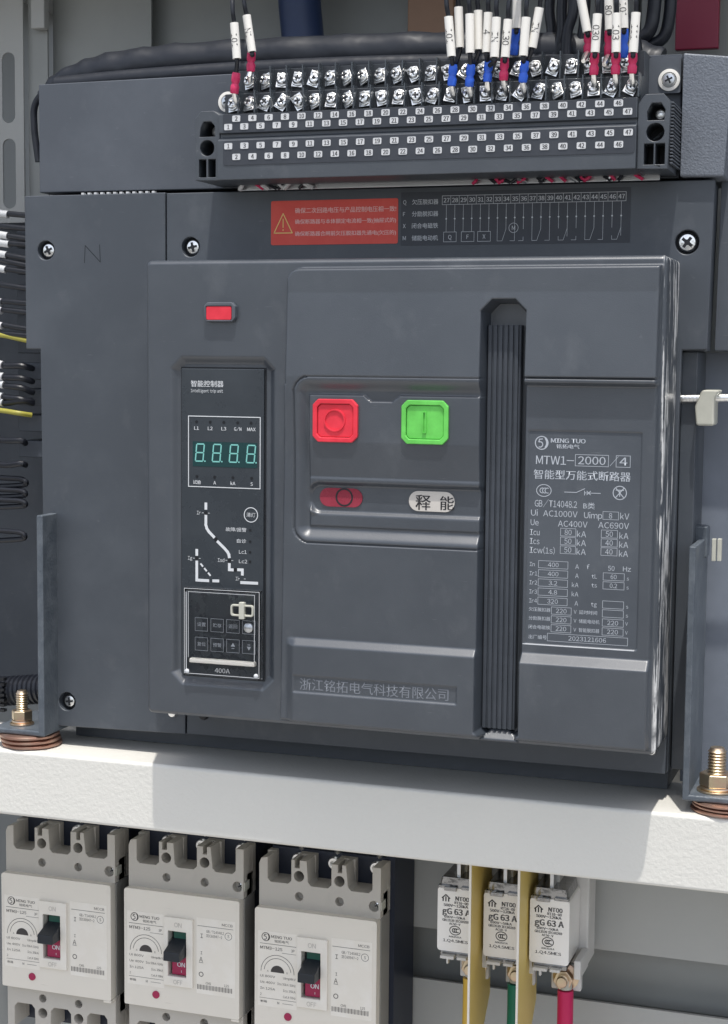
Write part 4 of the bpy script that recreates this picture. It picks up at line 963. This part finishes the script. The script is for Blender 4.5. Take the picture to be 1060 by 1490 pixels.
# ================================================================== MOULDED CASE BREAKERS
def make_mccb():
    t = thing('moulded_case_breaker', 'left cream moulded breaker with a black toggle, cut by the picture edge', 'circuit breaker', 'cream breakers under the beam')
    W = 92.5
    # rear black base
    b = MB(); b.box(1.2, W - 1.2, 28, 76, -124, 38); b.build('rear_case', 'navy', t, bevel=1)
    b = MB(); b.box(0, W, 8.2, 27.8, -87.8, -.2); b.build('middle_case', 'cream_shade', t, bevel=.5)
    # shoulder strips with terminal slots
    top = [(0, 0), (W, 0), (W, 37), (86.2, 37), (86.2, 20.5), (83.5, 18), (70.5, 18), (68, 20.5), (66.4, 36), (63.4, 36), (63.4, 30.2), (60.2, 30.2), (60.2, 36), (55.4, 36), (55.4, 20.5), (52.8, 18), (40, 18), (37.6, 20.5), (36.6, 36), (31.2, 36), (31.2, 30.2), (27.4, 30.2), (27.4, 36), (24.8, 36), (24.8, 20.5), (22.4, 18), (9, 18), (6.6, 20.5), (6.6, 36), (1.6, 35), (0, 31)]
    b = MB(); b.prism(top, 6, 22, [circ(30.7, 24.3, 3.9, 20), circ(61.5, 24, 3.9, 20), circ(30.9, 9.4, 3.2, 18), circ(61.6, 9.2, 3.2, 18), circ(88.0 - .4, 8.8, 3.9, 20)])
    b.build('upper_shoulder', 'cream', t, bevel=.3)
    b = MB()
    b.prism([(0, 0), (W, 0), (W, 17), (0, 17)], 12, 24)
    for a0, a1 in ((0, 6.6), (24.8, 37.6), (55.4, 68), (86.2, W)): b.box(a0, a1, 22.2, 29, 17, 36)
    b.box(0, W, 22.2, 29, 0, 17.6)
    b.build('upper_walls', 'cream', t, bevel=.4)
    low = [(0, -88), (0, -122), (6, -122), (6, -106), (8.5, -103), (21, -103), (23.6, -106), (24, -122), (37, -122), (37.5, -106), (40, -103), (52, -103), (54.6, -106), (55, -122), (68, -122), (68.4, -106), (71, -103), (83, -103), (85.4, -106), (86, -122), (W, -122), (W, -88)]
    b = MB(); b.prism(low, 6, 22, [circ(30.5, -97, 3.2, 18), circ(61.2, -97.2, 3.2, 18), circ(30.4, -108.6, 3.9, 20), circ(61.2, -108.8, 3.9, 20)]); b.build('lower_shoulder', 'cream', t, bevel=.3)
    b = MB()
    for a0, a1 in ((0, 6), (24, 37), (55, 68), (86, W)): b.box(a0, a1, 22.2, 29, -122, -103)
    b.box(0, W, 22.2, 29, -103, -88); b.prism([(0, -102.5), (W, -102.5), (W, -88), (0, -88)], 13, 22.1); b.build('lower_walls', 'cream', t, bevel=.4)
    # terminal studs in the slots
    for x in (22.5, 50.5, 82.5):
        b = MB(); b.lathe((x, 34, 30.5), [(4.6, 0), (4.6, -9), (3.9, -10), (2.6, -10), (2.4, -7)], 'y', 18); b.lathe((x, 30, 30.5), [(5.6, 2), (5.6, 3)], 'y', 18); b.tube(cablepath([(x + 1, 34, 33), (x + 1.5, 30, 38), (x + 2, 26, 44)]), 2.6, 8); b.build('terminal_stud', 'zinc', t)
    # raised face cover with window
    win = [(35.9, -61.6), (50.4, -61.6), (50.4, -27.5), (35.9, -27.5)]
    b = MB(); b.prism(rr(-.8, W - .7, -88.4, .2, (1, 1, 2, 2), 3), 0, 8, [win]); b.build('face_cover', 'cream_hi', t, bevel=1)
    b = MB(); b.box(85, W - .9, 0.4, 7.9, -90.6, -88.6); b.build('corner_step', 'cream_hi', t, bevel=.6)
    b = MB(); b.prism([(32.4, -69), (55.6, -69), (55.6, -17.2), (32.4, -17.2)], -2.2, 1, [win]); b.build('toggle_bezel', 'label', t, bevel=.5)
    # toggle and coloured slides
    b = MB(); b.box(35.2, 51, 5.5, 9, -62, -27); b.build('slide_seat', 'black', t)
    b = MB(); b.box(38.4, 50.2, 2.5, 5.4, -36, -27.8); g_ = b.build('green_slide', 'tgreen', t, bevel=.3)
    b = MB(); b.box(38.0, 50.2, 0.5, 5.4, -61, -46); r_ = b.build('red_slide', 'tred', t, bevel=.3)
    b = MB(); text(b, 'ON', 45.2, -53, 3.4, .4, w=6.2, al='c', bold=.25); bar(b, [(45.6, -57.5), (45.6, -58.8)], .4, .4); b.build('lettering', 'print', r_)
    b = MB(); b.xprism([(4, -33.5), (-4, -36.5), (-13, -39.5), (-13.4, -46.3), (-4, -46.5), (4, -47)], 37.2, 50.0); b.build('toggle', 'toggle', t, bevel=.7)
    # labels
    b = MB(); b.box(1.8, 31.8, -.12, .2, -72.4, -16.6); l1 = b.build('left_label', 'label', t)
    b = MB(); b.box(58, 88.6, -.12, .2, -72.4, -15.4); l2 = b.build('right_label', 'label', t)
    b = MB(); Y = -.22
    def TT(s, x, z, h, w=None, al='l', bold=0): text(b, s, x, z, h, Y, w, al, 0, bold)
    logo(b, 7.9, -20.9, 3.0, Y, .5); TT('MING TUO', 12, -20.2, 2.0, 16, bold=.1); TT('铭拓电气', 14.6, -23.3, 2.1, 11)
    bar(b, [(3.4, -25.9), (31.2, -25.9)], .3, Y)
    TT('MTM3-125', 3.6, -29, 2.2, 17, bold=.1); TT('3P', 27.4, -29, 2.0); bar(b, [(20.5, -31.6), (31, -31.6)], .25, Y)
    for rr_, a0, a1 in ((12.8, 0, 180), (10.4, 8, 172)): arc(b, 17, -46.5, rr_, a0, a1, .35, Y, 18)
    poly(b, [(17 + 5.2 * math.cos(math.radians(a)), -46.5 + 5.2 * math.sin(math.radians(a))) for a in range(0, 181, 12)], Y)
    TT('A', 9, -46, 1.4); TT('B', 24, -46, 1.4)
    for i, (s1, s2) in enumerate((('Ui 800V', 'Uimp8kV'), ('Ue 400V', 'Icu 50kA 50Hz'), ('In 125A', 'Ics 35kA'), ('2', 'Cat.A 50Hz'))):
        z = -50 - i * 4.6; TT(s1, 3.6, z, 1.7, 11.6 if len(s1) > 1 else None); TT(s2, 31, z, 1.7, 14 if i == 1 else 9.6, 'r')
    bar(b, [(3.2, -66.4), (31.4, -66.4)], .25, Y); TT('断路', 4, -69, 1.8, 5); TT('M', 17, -69, 1.8); bar(b, [(21, -69), (29, -69)], .25, Y)
    b.build('lettering', 'ink_soft', l1)
    b = MB()
    TT('MCCB', 78.2, -18.7, 1.9, 8.4); bar(b, [(59, -21.4), (87, -21.4)], .3, Y)
    TT('GB/T14048.2', 65.8, -25, 2.0, 14); TT('IEC60947-2', 65.8, -28.2, 2.0, 12.6); ring(b, 83.3, -26.8, 2.7, .3, Y); TT('S', 83.3, -26.8, 2.2, al='c')
    TT('I', 61.2, -28.8, 3.2); TT('I', 61.3, -41.6, 2.2); TT('A', 60.2, -46.6, 3.6, 2.8); bar(b, [(60, -49), (63.2, -49)], .3, Y); ring(b, 61.7, -57.8, 1.6, .5, Y)
    TT('CM1', 65.4, -64, 1.8); TT('125', 80, -64, 1.8)
    for k in range(34): bar(b, [(58.9 + k * .82, -65.8), (58.9 + k * .82, -69)], .25 + .25 * ((k * 7) % 3 == 0), Y)
    b.build('lettering', 'ink_soft', l2)
    b = MB(); text(b, 'ON', 44, -22.4, 3.4, -2.35, w=6, al='c'); text(b, 'OFF', 44, -65.6, 3.4, -2.35, w=7.4, al='c'); b.build('embossed_letters', 'cream', t)
    # hidden trip button and screws
    b = MB(); b.lathe((25.2, -.1, -78.2), [(2.9, .4), (2.9, -.5), (2.2, -1)], 'y', 20); b.build('trip_button', 'tred', t)
    b = MB(); screw_head(b, 88.4, 16, 8.6, 3.2, 6); o = b.build('cover_screw', 'zinc', t); b = MB(); cross(b, 88.4, 9.85, 8.6, 3, 30, .3); b.build('cross_recess_shade', 'hole', o)
    b = MB(); b.box(90.3, 93.2, 7, 16, 5.5, 12.2); b.build('screw_tab', 'nylon', t, bevel=.4)
    return t
m0 = make_mccb()
ms = [m0, copy_tree(m0), copy_tree(m0)]
for o, x, z, lb in zip(ms, (-318.4, -214.6, -109.9), (4.5, 4.5, 2.2), ('leftmost cream moulded breaker, cut off by the picture edge', 'middle cream moulded breaker between two others under the beam', 'rightmost cream moulded breaker, nearest to the fuses')):
    o.location = Vector((x, 90, z)) * S; o['label'] = lb
b = MB(); b.box(-20, -14, 118, 166, -260, 69); o = b.build('dark_post', 'navy'); o['label'] = 'dark navy post between the rightmost small breaker and the fuses'; o['category'] = 'post'

# ================================================================== FUSES
def make_fuse():
    t = thing('fuse_link', 'white ceramic fuse', 'fuse', 'white ceramic fuses between the yellow boards')
    b = MB(); b.prism(rr(0, 27.6, -46, -.4, 2.4, 4), 0, 36); b.build('ceramic_body', 'ceramic', t, bevel=1.6, seg=3)
    b = MB(); b.prism([(1, -1), (26.6, -1), (25, 7), (2.6, 7)], 1, 35); b.build('top_plate', 'capmetal', t, bevel=1.2)
    b = MB(); b.box(.4, 9, -.8, 3, -.9, 1.2); b.box(17, 27, -.8, 3, -.9, 1.2); b.box(5, 14, -2.0, .2, -2.2, .6); b.build('lug_tab', 'capmetal', t, bevel=.4)
    b = MB(); b.box(12.6, 15.4, 4, 30, 6.5, 40); b.build('knife_blade', 'steel', t, bevel=.3)
    b = MB(); b.box(1.6, 26, 1.5, 34, -50.5, -46.2); b.build('bottom_plate', 'capmetal', t, bevel=1.2)
    b = MB(); b.box(3, 13, -3, 6, -50.8, -48.6); b.box(7.6, 9.2, -3, 0, -54, -50.6); b.box(15, 22, -3, 6, -50.6, -48.6); b.build('withdrawal_lug', 'pale', t, bevel=.4)
    b = MB(); Y = -.1
    def F(s, x, z, h, w=None, al='l', bold=0): text(b, s, x, z, h, Y, w, al, 0, bold)
    for dx in (-2, 0, 2): bar(b, [(6 + dx, -10), (6 + dx, -7.2 - abs(dx) * .5)], .9, Y)
    bar(b, [(3.4, -8), (6, -5.6), (8.8, -8)], .8, Y - .02)
    F('NT00', 12.8, -7.6, 3.0, 9.6, bold=.45); F('RT16-00', 12.2, -10.6, 1.8, 9.8, bold=.3); F('500V~120kA', 4.4, -12.9, 1.9, 17.4, bold=.3)
    F('gG 63 A', 3.5, -17.2, 4.2, 19.8, bold=.6)
    F('690V~50kA', 5, -21.3, 1.7, 15, bold=.2); F('GB13539 IEC60269', 3.6, -23.7, 1.7, 19, bold=.2); F('AC50-V', 8.6, -26, 1.5, 8, bold=.2)
    ccc(b, 13, -30.6, 3.9, Y, .6); F('A063521A', 8.4, -35.2, 1.2, 9, bold=.15); F('1.Q4.5MES', 4.2, -38.2, 2.0, 18, bold=.15)
    b.build('lettering', 'ink', t)
    return t
def make_holder():
    t = thing('fuse_holder', 'holder', 'fuse holder', 'fuse holders with hex bolts')
    b = MB(); b.box(3, 34, 36.5, 62, -58, 60); b.build('holder_base', 'pale', t, bevel=1.5)
    b = MB(); b.box(29.6, 34.5, 8, 36, -58, -44.5); b.box(12, 33, 18, 24, -70, -51.5); b.build('contact_clip', 'pale', t, bevel=1)
    b = MB(); b.lathe((22.6, 17.9, -60), [(9.2, 0), (9.2, -1.2), (8.6, -1.6)], 'y', 28); b.build('washer', 'nutmetal', t)
    b = MB(); hx = [(21.8 + 7.2 * math.cos(math.radians(60 * k + 8)), -60.4 + 7.2 * math.sin(math.radians(60 * k + 8))) for k in range(6)]; b.prism(hx, 10, 16); b.build('nut', 'nutmetal', t, bevel=.7)
    b = MB(); b.lathe((21.8, 10, -60.4), [(4, 0), (4, -1), (3.6, -1.2), (4, -2.2), (3.6, -2.6), (4, -3.4), (3.4, -4.4), (.4, -4.6)], 'y', 16); b.build('bolt_end', 'nutmetal', t)
    b = MB(); b.box(13, 17, 16, 40, 2, 50); b.build('upper_clip', 'pale', t, bevel=.6)
    return t
f0 = make_fuse(); h0 = make_holder()
fx = (23.2, 56.4, 89.1)
for i, x in enumerate(fx):
    f_ = f0 if i == 0 else copy_tree(f0); h_ = h0 if i == 0 else copy_tree(h0)
    f_.location = Vector((x, 100, 30)) * S; h_.location = Vector((x, 100, 30)) * S
    pos = ('left ceramic fuse, left of both yellow boards', 'middle ceramic fuse, between the two yellow boards', 'right ceramic fuse, fully visible beside the second yellow board')[i]
    f_['label'] = pos; h_['label'] = ('fuse holder behind the left fuse, above the yellow cable', 'fuse holder behind the middle fuse, above the green cable', 'fuse holder behind the right fuse, above the magenta cable')[i]
for x, m_, lb in ((fx[0] + 21.5, 'cable_y', 'yellow cable dropping from the left fuse holder'), (fx[1] + 20.5, 'cable_g', 'dark green cable dropping from the middle fuse holder'), (fx[2] + 23.3, 'cable_r', 'magenta red cable dropping from the right fuse holder')):
    t = thing('fuse_cable', lb, 'cable', 'cables below the fuses')
    b = MB(); b.tube(cablepath([(x, 113, -38), (x + .3, 112, -60), (x - .4, 113, -90), (x - 1, 118, -140)]), 5.6, 18); b.build('sheath', m_, t)
    b = MB(); b.tube([(x, 113.4, -30), (x, 113.4, -37)], 4.4, 14); b.build('lug_barrel', 'nylon', t)
bd0 = None
for x, lb in ((53.3, 'left mustard insulating board between the left and middle fuses'), (87.0, 'right mustard insulating board between the middle and right fuses')):
    b = MB(); b.xprism([(75, 68.5), (75, -110), (86, -104), (132, -54.5), (132, 68.5)], -.7, .7); o = b.build('phase_barrier', 'yellow_board', bevel=.2, seg=1)
    o.location = Vector((x, 0, 0)) * S; o['label'] = lb; o['category'] = 'insulating board'; o['group'] = 'mustard boards between the fuses'
    b = MB(); b.box(-.75, .75, 74.2, 75.2, -110, 68.5); b.build('pale_edge', 'label', o)
